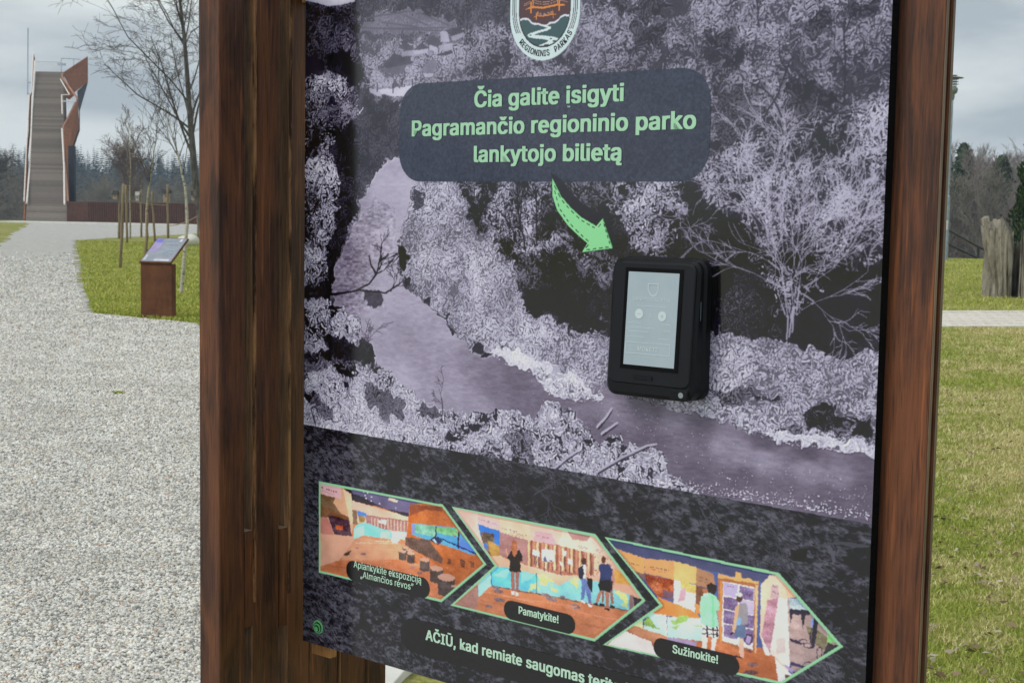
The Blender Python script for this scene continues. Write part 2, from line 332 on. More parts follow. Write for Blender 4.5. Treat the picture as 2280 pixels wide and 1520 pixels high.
n = 60000; y = 20 + 44 * rs.random(n) ** 1.6; x = y * (-.31 + .15 * rs.random(n)); xe = np.interp(y, [19.7, 21.3, 27.8, 64.3], [-4.3, -6.2, -8.3, -19.5]); k = (x > xe) & (y > np.interp(x, [-6.3, -4.3, 0], [21.2, 19.75, 16])); x, y = x[k], y[k]
blades('lawn_grass', x, y, .025 + .035 * rs.random(len(x)), .005 + .0006 * y * rs.random(len(x)), M['green blade'])
n = 16000; y = 25 + 33 * rs.random(n); x = y * (.26 + .16 * rs.random(n)); blades('lawn_grass', x, y, .03 + .04 * rs.random(n), .006 + .0006 * y * rs.random(n), M['green blade'])
wp = ground(265, 877); n = 110; a = rs.random(n) * 6.28; q = rs.random(n) ** .6 * .6
wd = blades('moss_tuft', wp[0] + np.cos(a) * q * .07, wp[1] + np.sin(a) * q * .10, .014 + .02 * rs.random(n), .006 + .006 * rs.random(n), M['grass blade']); del wd['kind']; set_props(wd, 'small tuft of green moss growing alone in the gravel path', 'moss')
# dead leaves on the lawn
n = 700; y = 4.4 + 14 * rs.random(n) ** 1.4; x = y * (.27 + .12 * rs.random(n)); s_ = .010 + .016 * rs.random(n); a = rs.random(n) * 6.28
V = np.stack([np.stack([x + np.cos(a + q) * s_ * e_, y + np.sin(a + q) * s_ * e_, .018 + .02 * rs.random(n)], 1) for q, e_ in ((0, 1), (1.3, .5), (3.14, 1), (4.6, .45))], 1)
t = NT('dead leaf'); M['dead leaf'] = t.done(t.ramp(t.island(), [(0, (.10, .065, .035)), (.6, (.28, .21, .13)), (1, (.48, .43, .34))]), .8, .2)
o = big_mesh('fallen_leaves', V.reshape(-1, 3), np.arange(n * 4).reshape(-1, 4), M['dead leaf']); set_props(o, kind='stuff')
# ---------------------------------------------------------------- printed poster (picture painted in numpy, no files)
PK = 1400.0                                  # picture points per metre of poster
PS0, PZ0, PZ1 = -0.002, 0.951, 2.13          # poster rectangle (metres): left edge, bottom, top
PWID = 0.908
PWN, PHN = int(PWID * PK), int((PZ1 - PZ0) * PK)

def sheet(px, py):
    """pixel of the photographed poster -> canvas column, row (rectified sheet)"""
    px = np.asarray(px, float); py = np.asarray(py, float)
    d = np.stack([(px - CX) / F, (py - CY) / F, np.ones_like(px)], -1) @ R.T
    t = np.dot(P0 - CAM, na) / (d @ na)
    p = CAM + d * t[..., None]
    return ((p - P0) @ br - PS0) * PK, (PZ1 - p[..., 2]) * PK

def paint_poster():
    rng = np.random.default_rng(7)
    W_, H_ = PWN, PHN
    YY, XX = np.mgrid[0:H_, 0:W_].astype(np.float32)

    def vnoise(cell, seed, ax=1.0):
        g = np.random.default_rng(seed)
        nx, ny = int(W_ / (cell * ax)) + 3, int(H_ / cell) + 3
        a = g.random((ny, nx)).astype(np.float32)
        x = XX / (cell * ax); y = YY / cell
        i = x.astype(int); j = y.astype(int); fx = x - i; fy = y - j
        fx = fx * fx * (3 - 2 * fx); fy = fy * fy * (3 - 2 * fy)
        return (a[j, i] * (1 - fx) + a[j, i + 1] * fx) * (1 - fy) + (a[j + 1, i] * (1 - fx) + a[j + 1, i + 1] * fx) * fy
    def fbm(cell, seed, octv=4, ax=1.0):
        s = 0; w = 1; tot = 0
        for k in range(octv):
            s = s + w * vnoise(max(cell / 2 ** k, 1.2), seed + k, ax); tot += w; w *= .55
        return s / tot
    wx = (fbm(26, 101) - .5); wy = (fbm(26, 202) - .5)

    def fill(pts, rough=0.0, conv=True):
        pts = np.array(pts, float)
        if conv: X, Y = sheet(pts[:, 0], pts[:, 1])
        else: X, Y = pts[:, 0], pts[:, 1]
        m = np.zeros((H_, W_), bool)
        pad = int(rough) + 3
        x0, x1 = max(int(X.min()) - pad, 0), min(int(X.max()) + pad, W_)
        y0, y1 = max(int(Y.min()) - pad, 0), min(int(Y.max()) + pad, H_)
        if x1 <= x0 or y1 <= y0: return m
        gx = XX[y0:y1, x0:x1] + wx[y0:y1, x0:x1] * rough * 2.6; gy = YY[y0:y1, x0:x1] + wy[y0:y1, x0:x1] * rough * 2.6
        r = np.zeros(gx.shape, bool); k = len(X)
        for i in range(k):
            xa, ya, xb, yb = X[i], Y[i], X[(i + 1) % k], Y[(i + 1) % k]
            if ya == yb: continue
            r ^= ((ya > gy) != (yb > gy)) & (gx < (xb - xa) * (gy - ya) / (yb - ya) + xa)
        m[y0:y1, x0:x1] = r
        return m
    def blur(a, r):
        r = int(r)
        for ax in (0, 1):
            p = np.concatenate([np.repeat(np.take(a, [0], ax), r + 1, ax), a, np.repeat(np.take(a, [-1], ax), r, ax)], ax)
            c = np.cumsum(p, ax, dtype=np.float64)
            n = a.shape[ax]
            a = ((np.take(c, range(2 * r + 1, 2 * r + 1 + n), ax) - np.take(c, range(0, n), ax)) / (2 * r + 1)).astype(np.float32)
        return a

    Lt = np.full((H_, W_), .66, np.float32); Dk = np.full((H_, W_), .34, np.float32)
    Dn = np.full((H_, W_), .55, np.float32); Sz = np.full((H_, W_), 5.2, np.float32); Cr = np.full((H_, W_), .85, np.float32)
    def reg(pts, lt, dk, dn, sz, rough=16, cr=.85):
        m = fill(pts, rough); Lt[m] = lt; Dk[m] = dk; Dn[m] = dn; Sz[m] = sz * .78; Cr[m] = cr
        return m
    # the wooded hill behind
    reg([(600, -250), (2050, -250), (2050, 60), (1000, 60), (680, 60)], .66, .36, .5, 6)
    reg([(785, -60), (1140, -60), (1140, 40), (1080, 62), (1005, 52), (930, 26), (860, 30), (790, 40)], .46, .30, .45, 6)
    reg([(790, 55), (860, 30), (925, 22), (960, 34), (1012, 56), (1012, 72), (930, 76), (850, 74), (795, 66)], .58, .50, .5, 3, 4)
    reg([(790, 62), (850, 72), (1000, 74), (1010, 96), (900, 96), (860, 105), (790, 90)], .50, .38, .5, 5, 8)
    reg([(790, 80), (860, 92), (1000, 96), (1060, 100), (1030, 175), (890, 200), (830, 195), (790, 120)], .68, .42, .55, 6)
    for pts in ([(1395, 70), (1420, 45), (1468, 60), (1470, 105), (1420, 112)], [(1780, 40), (1835, 20), (1850, 60), (1830, 78), (1790, 70)],
                [(1850, 0), (1965, -5), (1965, 30), (1900, 28)], [(1330, 0), (1470, -10), (1480, 30), (1400, 40)], [(1380, 95), (1420, 90), (1425, 125)],
                [(1590, 185), (1660, 200), (1700, 250), (1790, 275), (1850, 295), (1790, 335), (1690, 305), (1640, 310), (1590, 330)],
                [(1560, 60), (1640, 70), (1620, 110), (1570, 100)], [(1740, 190), (1800, 180), (1880, 230), (1830, 290), (1770, 260)]):
        reg(pts, .42, .24, .42, 7)
    reg([(1585, 120), (1640, 110), (1665, 180), (1620, 215), (1590, 185)], .58, .30, .45, 6)
    # left hillside
    reg([(640, -150), (800, -150), (800, 20), (805, 120), (800, 215), (770, 175), (735, 150), (640, 190)], .40, .17, .40, 7)
    reg([(680, 60), (720, 30), (760, 60), (770, 110), (740, 130), (690, 110)], .46, .22, .45, 7)
    reg([(725, 130), (790, 100), (800, 210), (770, 190), (740, 160)], .28, .13, .3, 7)
    reg([(640, 118), (700, 122), (725, 145), (700, 185), (640, 200)], .26, .22, .4, 4, 6)
    reg([(760, 70), (800, 85), (800, 150), (780, 130)], .56, .26, .5, 6)
    # dark slope and left trees
    reg([(785, 190), (845, 212), (895, 228), (898, 322), (868, 350), (835, 402), (802, 445), (780, 460), (778, 300)], .41, .28, .45, 5)
    reg([(640, 190), (690, 180), (712, 158), (735, 178), (765, 170), (785, 215), (802, 240), (788, 262), (792, 330), (785, 420), (770, 500), (748, 585), (738, 640), (640, 660)], .80, .14, .50, 7, 12)
    reg([(745, 270), (790, 262), (794, 400), (800, 440), (790, 480), (762, 545), (742, 620), (728, 640), (722, 590), (742, 500), (752, 400), (740, 330)], .34, .10, .28, 6, 12)
    reg([(715, 200), (790, 215), (795, 260), (760, 290), (720, 270)], .62, .26, .48, 6, 10)
    # right bank
    reg([(930, 400), (1240, 400), (1340, 470), (1340, 560), (1180, 600), (1150, 650), (1200, 690), (1330, 715), (1370, 760), (1370, 870), (1300, 852), (1190, 806), (1110, 790),
         (1062, 778), (1020, 742), (985, 702), (950, 667), (905, 632), (887, 585), (888, 540), (903, 492), (918, 450)], .80, .46, .62, 5, 9, .22)
    reg([(1020, 400), (1245, 400), (1300, 480), (1330, 560), (1270, 590), (1190, 600), (1110, 520), (1060, 460)], .78, .22, .52, 7)
    for pts in ([(1036, 420), (1062, 440), (1078, 505), (1070, 528), (1042, 490)], [(1095, 515), (1150, 545), (1150, 590), (1110, 570)], [(1195, 470), (1240, 440), (1262, 500), (1240, 540), (1200, 520)],
                [(1238, 400), (1300, 400), (1370, 440), (1400, 560), (1360, 600), (1320, 600), (1250, 520)]):
        reg(pts, .56, .17, .38, 7)
    reg([(1148, 580), (1200, 552), (1255, 575), (1320, 612), (1370, 690), (1310, 690), (1200, 700), (1160, 655)], .52, .19, .42, 7)
    reg([(1200, 600), (1260, 590), (1300, 640), (1260, 680), (1200, 680)], .40, .15, .32, 6)
    reg([(1165, 660), (1270, 650), (1375, 640), (1380, 745), (1290, 742), (1200, 712)], .34, .14, .36, 5)
    reg([(1180, 670), (1290, 662), (1300, 690), (1200, 695)], .24, .13, .25, 5)
    reg([(1340, 700), (1380, 690), (1380, 760), (1340, 750)], .7, .25, .5, 6)
    # dark wood behind the terminal and the white tree
    reg([(1350, 400), (1570, 400), (1610, 450), (1650, 520), (1700, 575), (1770, 640), (1770, 770), (1590, 735), (1370, 690), (1360, 560), (1330, 480)], .30, .150, .30, 6)
    reg([(1750, 600), (1985, 540), (1985, 790), (1850, 795), (1750, 760)], .26, .150, .30, 6, 10)
    reg([(1360, 400), (1500, 400), (1530, 455), (1505, 545), (1450, 572), (1400, 560), (1370, 470)], .74, .17, .40, 6, 18)
    reg([(1545, 420), (1575, 345), (1640, 310), (1720, 275), (1985, 240), (1985, 560), (1900, 610), (1850, 560), (1810, 660), (1750, 670), (1690, 580), (1625, 520), (1590, 470)], .72, .27, .50, 6.5, 22)
    reg([(1600, 480), (1680, 500), (1720, 560), (1690, 590), (1640, 545)], .6, .14, .35, 6, 16)
    reg([(1690, 560), (1830, 570), (1800, 700), (1740, 700), (1700, 640)], .68, .16, .38, 6, 14)
    reg([(1570, 735), (1640, 742), (1730, 752), (1850, 795), (1985, 775), (1985, 1020), (1800, 988), (1690, 962), (1600, 928), (1560, 890)], .80, .44, .62, 4.6, 8, .22)
    reg([(1600, 640), (1720, 655), (1740, 740), (1600, 730)], .42, .17, .42, 5, 10, .3)
    for pts in ([(1790, 905), (1850, 900), (1890, 935), (1870, 962), (1800, 950)], [(1585, 868), (1650, 860), (1690, 885), (1620, 905)], [(1690, 880), (1730, 885), (1740, 905), (1700, 900)],
                [(1720, 950), (1775, 948), (1780, 975), (1730, 972)], [(1890, 930), (1940, 940), (1940, 965), (1900, 965)]):
        reg(pts, .48, .17, .42, 6, 14)
    # river
    river = fill([(880, 340), (846, 374), (830, 410), (806, 440), (796, 490), (772, 540), (748, 590), (736, 640), (755, 690), (800, 705), (800, 745), (820, 790), (850, 815), (860, 900), (900, 1000), (1500, 1200),
                  (1985, 1250), (1985, 1012), (1790, 987), (1680, 966), (1600, 930), (1480, 906), (1362, 868), (1330, 862), (1300, 852), (1186, 806), (1110, 790), (1062, 782), (1020, 750), (985, 712), (950, 674), (903, 638), (884, 590), (886, 540), (900, 492), (914, 450), (914, 425), (932, 405), (915, 380), (898, 350)], 5)
    cp = np.array([(880, 360, .70), (860, 420, .72), (900, 410, .74), (820, 480, .62), (870, 520, .72), (780, 580, .50), (860, 600, .70), (760, 640, .52), (850, 660, .70), (920, 680, .68), (900, 740, .62),
                   (860, 780, .66), (960, 800, .62), (1000, 740, .66), (890, 840, .70), (1000, 860, .64), (1060, 800, .56), (1100, 850, .50), (1160, 850, .46), (1200, 900, .48), (1060, 900, .62), (1280, 920, .50),
                   (1200, 840, .52), (1360, 900, .56), (1400, 890, .50), (1450, 915, .46), (1330, 960, .46), (1450, 980, .44), (1500, 935, .56), (1560, 950, .44), (1560, 985, .48), (1600, 990, .60), (1650, 1010, .58),
                   (1700, 1020, .60), (1800, 1040, .60), (1870, 1060, .56), (1700, 980, .40), (1800, 1010, .40), (1920, 1030, .46), (1550, 1050, .44), (1650, 1060, .43), (1750, 1090, .48), (1850, 1110, .43), (1930, 1090, .42), (1700, 1120, .48)])
    cxp, cyp = sheet(cp[:, 0], cp[:, 1])
    num = np.zeros((H_, W_), np.float32); den = num.copy()
    for a, b, v in zip(cxp, cyp, cp[:, 2]):
        w = 1 / (((XX - a) ** 2 + ((YY - b) * 1.35) ** 2) + 60) ** 1.6
        num += w * v; den += w
    rl = num / den
    rip = fbm(7, 31, 3, 3.2) - .5; rip2 = fbm(30, 41, 3, 2.5) - .5; fine = np.random.default_rng(5).random((H_, W_)).astype(np.float32) - .5
    rl = rl + rip2 * .04 + fine * .035 + rip * .055 + (fbm(4.5, 55, 2, 2.6) - .5) * .07
    rr = fill([(830, 430), (880, 470), (880, 560), (830, 640), (860, 690), (780, 700), (735, 650), (770, 540)], 14)
    rl = np.where(rr, rl + (fbm(4.5, 61, 2, 1.9) - .5) * .26, rl)
    def crowns(cell, seed, asp=1.0):                       # light on the upper left of every crown, dark below
        g = np.random.default_rng(seed); nx, ny = int(W_ / cell) + 4, int(H_ / (cell * asp)) + 4
        ox = g.random((ny, nx)).astype(np.float32); oy = g.random((ny, nx)).astype(np.float32); br_ = g.random((ny, nx)).astype(np.float32)
        u = (XX + wx * cell * .9) / cell + 1; v = (YY + wy * cell * .9) / (cell * asp) + 1
        iu = u.astype(int); iv = v.astype(int); best = np.full((H_, W_), 9, np.float32); out = np.zeros((H_, W_), np.float32)
        for a in (-1, 0, 1):
            for b in (-1, 0, 1):
                ju = np.clip(iu + a, 0, nx - 1); jv = np.clip(iv + b, 0, ny - 1)
                du = u - (ju + ox[jv, ju]); dv_ = v - (jv + oy[jv, ju]); d2 = du * du + dv_ * dv_
                k = d2 < best
                best = np.where(k, d2, best); out = np.where(k, -.75 * dv_ - .35 * du - .35 * d2 + (br_[jv, ju] - .5) * .5, out)
        return out
    cr1 = crowns(112, 400, 1.2); cr2 = crowns(38, 410)
    crown = np.clip(.5 + cr1 * .62 + cr2 * .45, 0, 1)
    # ------- leaf strokes
    clump = fbm(60, 11, 4); small = fbm(15, 21, 3)
    L = Dk + (fine * .08 + (small - .5) * .2 + (crown - .5) * .42 * Cr) * (Lt - Dk)
    L = np.where(river, rl, L)
    rivm = river.copy()
    N = 430000
    xs = rng.random(N) * W_; ys = rng.random(N) * H_
    ix = xs.astype(int); iy = ys.astype(int)
    sz = Sz[iy, ix]
    dens = Dn[iy, ix] + (clump[iy, ix] - .5) * .9 + (small[iy, ix] - .5) * .9 + (crown[iy, ix] - .5) * 1.0 * Cr[iy, ix]
    keep = (rng.random(N) < np.clip(dens, .02, 1)) & ~rivm[iy, ix] & (rng.random(N) < np.clip((5.2 / sz) ** 1.5, 0, 1))
    ord_ = np.argsort(rng.random(N)); keep = keep[ord_]
    sel = ord_[keep]
    def strokes(sel, xs, ys, ln, ang, val, wid):
        for t in np.linspace(-.5, .5, 9):
            k = (1 - (2 * abs(t)) ** 2)
            x = xs[sel] + np.cos(ang) * ln * t; y = ys[sel] + np.sin(ang) * ln * t
            for o in (-1, 0, 1):
                xi = np.clip((x - np.sin(ang) * o * wid * k * .5), 0, W_ - 1).astype(int); yi = np.clip((y + np.cos(ang) * o * wid * k * .5), 0, H_ - 1).astype(int)
                L[yi, xi] = val
    lt = Lt[iy, ix][sel]; dk = Dk[iy, ix][sel]
    q = np.clip(.40 + .62 * rng.random(len(sel)) ** .8 + (clump[iy, ix][sel] - .5) * .7 + (crown[iy, ix][sel] - .5) * .75 * Cr[iy, ix][sel], .05, 1.12)
    strokes(sel, xs, ys, sz[sel] * (.8 + rng.random(len(sel)) * .7) * .82, rng.normal(.35, .8, len(sel)), dk + (lt - dk) * q, sz[sel] * .30)
    # dark gaps between the leaves
    N2 = 110000
    xs2 = rng.random(N2) * W_; ys2 = rng.random(N2) * H_; ix2 = xs2.astype(int); iy2 = ys2.astype(int)
    s2 = np.where(~rivm[iy2, ix2] & (rng.random(N2) < (1.02 - Dn[iy2, ix2]) * .95))[0]
    strokes(s2, xs2, ys2, Sz[iy2, ix2][s2] * (.5 + rng.random(len(s2)) * .6) * .8, rng.normal(.5, .9, len(s2)), Dk[iy2, ix2][s2] * (.75 + .3 * rng.random(len(s2))), Sz[iy2, ix2][s2] * .2)

    def line(pts, w0, w1, val, conv=True):
        pts = np.array(pts, float)
        if conv: X, Y = sheet(pts[:, 0], pts[:, 1])
        else: X, Y = pts[:, 0], pts[:, 1]
        d = np.r_[0, np.cumsum(np.hypot(np.diff(X), np.diff(Y)))]
        n = max(int(d[-1] * 1.6), 2); t = np.linspace(0, d[-1], n)
        x = np.interp(t, d, X); y = np.interp(t, d, Y); w = np.interp(t, [0, d[-1]], [w0, w1])
        r = int(max(w0, w1) / 2 + 1)
        for a in range(-r, r + 1):
            for b in range(-r, r + 1):
                k = a * a + b * b <= (w / 2) ** 2 + .3
                xi = (x + a).astype(int)[k]; yi = (y + b).astype(int)[k]
                g = (xi >= 0) & (xi < W_) & (yi >= 0) & (yi < H_)
                L[yi[g], xi[g]] = val + (rng.random() - .5) * .05
    def twig(x, y, ang, ln, w, depth, val, spread=.5, bend=.25):
        pts = [(x, y)]
        for k in range(5):
            ang += rng.normal(0, bend * .5); x += math.cos(ang) * ln / 5; y += math.sin(ang) * ln / 5
            pts.append((x, y))
            if depth > 0 and k > 0 and rng.random() < .8:
                twig(x, y, ang + rng.choice([-1, 1]) * (spread * (.6 + .6 * rng.random())), ln * (.35 + .3 * rng.random()), w * .62, depth - 1, val, spread, bend)
        line(pts, w, w * .5, val)
    # left lower trees
    def leafy(pts, lt, dk, dn, sz, rough=14, n=14000, only=None):
        m = fill(pts, rough)
        if only is not None: m &= only
        L[m] = dk + fine[m] * .08 + (crown[m] - .5) * .35 * (lt - dk)
        rivm[m] = False
        yy, xx = np.where(m)
        if len(yy) == 0: return
        k = rng.integers(0, len(yy), min(int(n * 1.6), int(len(yy) * .24)))
        x = xx[k].astype(float); y = yy[k].astype(float)
        d = dn + (clump[yy[k], xx[k]] - .5) * 1.0 + (small[yy[k], xx[k]] - .5) * .9 + (crown[yy[k], xx[k]] - .5) * .9
        s = np.where(rng.random(len(k)) < d)[0]
        q = np.clip(.4 + .75 * rng.random(len(s)), 0, 1.1)
        strokes(s, x, y, sz * .76 * (.7 + rng.random(len(s)) * .7), rng.normal(.4, .9, len(s)), dk + (lt - dk) * q, sz * .3)
    leafy([(676, 640), (735, 640), (745, 690), (790, 720), (800, 745), (830, 790), (855, 820), (830, 850), (676, 860)], .30, .10, .22, 7)
    leafy([(676, 668), (720, 665), (765, 682), (795, 720), (800, 760), (765, 750), (730, 740), (676, 700)], .80, .16, .6, 7, 10)
    leafy([(676, 690), (705, 700), (712, 740), (722, 775), (676, 790)], .78, .18, .55, 7, 10)
    leafy([(676, 800), (740, 790), (790, 800), (830, 815), (810, 840), (676, 850)], .55, .15, .4, 7, 10)
    # sandbar and little rapids
    leafy([(1085, 783), (1150, 777), (1195, 800), (1262, 830), (1300, 848), (1345, 882), (1310, 897), (1250, 884), (1212, 856), (1180, 828), (1120, 803)], .88, .70, .7, 6, 6)
    leafy([(1175, 815), (1200, 818), (1260, 850), (1335, 885), (1310, 897), (1255, 886), (1205, 858)], .88, .45, .6, 6, 8)
    leafy([(1440, 878), (1500, 882), (1590, 905), (1600, 930), (1520, 915)], .82, .35, .6, 6, 8)
    leafy([(1690, 960), (1780, 965), (1945, 985), (1985, 1015), (1790, 992)], .88, .62, .7, 6, 5)
    leafy([(1420, 870), (1500, 880), (1470, 890)], .7, .4, .5, 5, 5)
    for pts, v in (([(884, 548), (900, 552), (906, 585), (896, 600), (886, 585)], .13), ([(900, 610), (915, 622), (905, 640)], .2), ([(1000, 720), (1015, 735), (1005, 745)], .2), ([(940, 655), (960, 662), (955, 676)], .22),
                   ([(985, 690), (1000, 700), (992, 712)], .2), ([(1050, 752), (1085, 775), (1060, 780)], .22), ([(1080, 775), (1100, 790), (1070, 792)], .2), ([(1110, 760), (1130, 768), (1120, 778)], .25)):
        m = fill(pts, 8); L[m] = v + fine[m] * .1
    leafy([(920, 425), (945, 428), (945, 460), (925, 470)], .4, .16, .4, 6, 8)
    for _ in range(260):                                   # glints on the water
        gx = rng.uniform(1180, 1935); gy = 850 + (gx - 1180) * .33 + abs(rng.normal(0, 75)) - 20
        x, y = sheet(gx, gy); x = int(x); y = int(y)
        if 2 < x < W_ - 3 and 2 < y < H_ - 3 and rivm[y, x]: L[y:y + 1, x:x + int(rng.integers(1, 3))] = .62 + .2 * rng.random()
    for _ in range(330):
        gx = rng.uniform(1500, 1935); gy = 1085 + (gx - 1500) * .165 - abs(rng.normal(0, 14))
        x, y = sheet(gx, gy); x = int(x); y = int(y)
        if 2 < x < W_ - 3 and 2 < y < H_ - 3: L[y:y + int(rng.integers(1, 3)), x:x + int(rng.integers(1, 4))] = .75 + .15 * rng.random()
    # foreground bushes
    bush = [(676, 845), (720, 826), (790, 818), (850, 824), (880, 842), (905, 868), (935, 890), (962, 905), (1000, 915), (1060, 922), (1110, 914), (1150, 912), (1190, 930), (1225, 898), (1268, 910), (1300, 955), (1330, 985), (1370, 965), (1400, 1000), (1440, 990),
            (1470, 1010), (1490, 1060), (1530, 1075), (1560, 1120), (1600, 1240), (676, 1000)]
    leafy(bush, .82, .26, .62, 7.0, 14, 60000)
    leafy([(676, 880), (700, 870), (760, 930), (730, 940)], .55, .17, .45, 7, 14)
    leafy([(806, 862), (865, 866), (905, 915), (900, 932), (862, 930), (822, 895)], .50, .17, .42, 7, 14)
    leafy([(925, 920), (952, 903), (988, 925), (960, 935)], .46, .16, .4, 7, 12)
    leafy([(1120, 970), (1180, 950), (1190, 1030), (1150, 1040)], .62, .16, .42, 7, 10)
    leafy([(1040, 1000), (1110, 1010), (1090, 1050), (1050, 1040)], .66, .2, .48, 7, 10)
    leafy([(676, 930), (760, 940), (900, 985), (830, 985), (676, 962)], .86, .5, .6, 5, 6)
    leafy([(1460, 1060), (1530, 1080), (1500, 1100), (1440, 1080)], .86, .3, .5, 7, 10)
    # ragged, leaf-sized edges everywhere
    q = 4.0
    sx = XX + (vnoise(5, 501) - .5) * q + (vnoise(13, 502) - .5) * 15; sy = YY + (vnoise(5, 503) - .5) * q + (vnoise(13, 504) - .5) * 15
    ia = np.clip(sx, 0, W_ - 1).astype(int); ib = np.clip(sy, 0, H_ - 1).astype(int)
    nat = L[ib, ia]; wat = rivm[ib, ia]
    L = np.where(rivm & wat, L, nat); rivm = wat
    L = L + .42 * (L - blur(L, 3)) + .13 * (L - np.roll(L, (2, 2), (0, 1)))
    twig(985, 925, -1.55, 60, 2.5, 3, .35, .8, .2)
    for (x, y, a, ln, w) in ((800, 800, -1.2, 60, 2), (812, 800, -1.5, 50, 2)):
        twig(x, y, a, ln, w, 2, .3, .5, .3)
    # white tree over the dark wood
    for (x, y, a, ln, w) in ((1752, 755, -1.66, 260, 3.2), (1757, 750, -1.56, 330, 3.4), (1764, 740, -1.40, 290, 3.2), (1748, 700, -1.85, 230, 2.8), (1774, 690, -1.2, 270, 3), (1790, 640, -.55, 190, 3.5), (1790, 655, .25, 130, 3), (1740, 640, -2.5, 170, 3.5),
                             (1735, 600, -2.85, 150, 3), (1820, 560, -.5, 150, 3.5), (1700, 470, -1.2, 140, 3), (1830, 500, -1.0, 150, 3), (1760, 700, -1.75, 260, 2.5), (1770, 700, -1.3, 260, 2.5), (1755, 720, -1.95, 150, 2.5), (1785, 690, -.95, 170, 2.5), (1690, 420, -1.5, 120, 2), (1880, 430, -1.4, 120, 2), (1770, 420, -1.55, 140, 2), (1640, 400, -1.7, 90, 2)):
        twig(x, y, a, ln, min(w, 3) * .62, 3, .72, .5, .34)
    for (x, y, a, ln, w) in ((1400, 520, -.7, 130, 3), (1420, 560, -.35, 110, 2.5), (1395, 490, -2.1, 70, 2.5), (1430, 470, .3, 80, 2.5), (1400, 540, .4, 70, 2.5)):
        twig(x, y, a, ln, w * .8, 3, .66, .6, .45)
    for (x, y, a, ln, w) in ((1880, 235, -1.5, 160, 4), (1700, 265, -1.1, 130, 3.5), (1740, 260, -2.0, 120, 3), (1800, 250, -1.9, 130, 3.5), (1855, 250, -2.1, 120, 3), (1800, 330, -1.3, 100, 3.5), (1690, 60, -1.4, 100, 2.5)):
        twig(x, y, a, ln, w, 2, .24, .5, .3)
    for (x, y, a, ln, w) in ((1080, 480, -1.5, 90, 4), (1170, 560, -1.55, 150, 3.5), (1195, 545, -1.6, 140, 3), (1065, 520, -1.5, 110, 4), (1150, 540, -1.8, 100, 3)):
        twig(x, y, a, ln, w, 2, .18, .45, .2)
    # dark twigs reaching over the river
    for pts in ([(676, 662), (740, 655), (790, 648), (822, 632), (838, 610), (846, 580), (850, 548)], [(676, 650), (715, 645), (745, 656), (800, 646), (860, 652), (876, 640), (890, 632)], [(838, 610), (826, 590), (822, 570)], [(846, 580), (860, 572), (864, 565)]):
        line(pts, 5, 2, .14)
    for (x, y, a, ln, w) in ((822, 632, -1.0, 80, 2.5), (845, 600, -1.5, 60, 2.2), (870, 648, -.9, 40, 2.2), (835, 610, -.6, 50, 2), (860, 650, -.5, 45, 2)):
        twig(x, y, a, ln, w, 2, .16, .6, .3)
    m = fill([(812, 640), (845, 650), (850, 680), (835, 692), (812, 680)], 14); L[m] = L[m] * .45
    for pts in ([(1232, 1045), (1260, 1020), (1290, 1000)], [(1330, 1050), (1380, 1020), (1440, 992), (1462, 988)], [(1330, 950), (1352, 925), (1362, 908)], [(1340, 965), (1375, 940)], [(700, 940), (690, 905), (700, 900), (712, 930)]):
        line(pts, 5, 2.5, .74)
        line([(a + 2, b + 4) for a, b in pts], 3, 1.5, .2)
    # village
    def poly(pts, v, rough=0):
        m = fill(pts, rough); L[m] = v + fine[m] * .07 + (small[m] - .5) * .08
    for pts, v in (([(848, 152), (876, 118), (908, 128), (921, 141), (886, 150)], .36), ([(852, 153), (918, 143), (916, 156), (880, 166), (854, 160)], .46), ([(887, 106), (902, 91), (921, 105), (912, 114)], .38),
                   ([(892, 114), (922, 110), (925, 122), (896, 126)], .66), ([(920, 110), (940, 94), (955, 108)], .36), ([(921, 111), (953, 109), (950, 118), (923, 119)], .74), ([(948, 92), (962, 78), (985, 94), (976, 104), (956, 98)], .36),
                   ([(956, 99), (975, 105), (972, 116), (955, 110)], .74), ([(978, 72), (992, 64), (1000, 92), (980, 92)], .70), ([(988, 66), (1020, 60), (1036, 70), (1002, 80)], .33), ([(1002, 80), (1034, 71), (1036, 78), (1006, 90)], .66),
                   ([(972, 121), (1004, 110), (1006, 119), (976, 124)], .30), ([(978, 100), (1008, 94), (1004, 110), (980, 112)], .68), ([(936, 154), (962, 131), (976, 142), (964, 162), (942, 162)], .52), ([(940, 163), (965, 162), (962, 170), (944, 170)], .74),
                   ([(842, 198), (930, 188), (905, 214), (870, 214), (845, 208)], .82), ([(820, 196), (846, 200), (850, 214), (822, 206)], .74), ([(600, -500), (2100, -500), (2100, -285), (1800, -250), (1500, -225), (1300, -175), (1120, -150), (960, -90), (860, -70), (792, -30), (790, 2), (758, 10), (735, 14), (700, 4), (676, 0), (600, -40)], .80)):
        poly(pts, v, 2.5)
    for a, b in (((800, 62), (1010, 70)), ((815, 40), (920, 24)), ((870, 64), (1005, 62)), ((930, 28), (1008, 60)), ((850, 50), (940, 62)), ((900, 34), (960, 60))):
        line([a, b], 2.2, 1.6, .42)
    for (x, y) in ((840, 180), (875, 182), (918, 172)):
        leafy([(x - 20, y - 8), (x, y - 22), (x + 18, y - 8), (x + 16, y + 12), (x - 16, y + 14)], .74, .42, .55, 6, 8)
        line([(x, y + 6), (x, y + 24)], 3, 3, .3)
    # ------- colour it
    Lb = blur(blur(L, 9), 9)
    L = np.where(rivm, L, Lb + (L - Lb) * .66)
    L = np.where(rivm, .455 + (L - .46) * 1.05, .435 + (L - .46) * 1.24); L = np.clip(L, .04, .97)
    L = L * .58 + blur(L, 1) * .42
    # the darker lower field of the poster
    lower = fill([(600, 930.5), (677, 944), (1937, 1165), (2100, 1193), (2100, 1700), (600, 1700)])
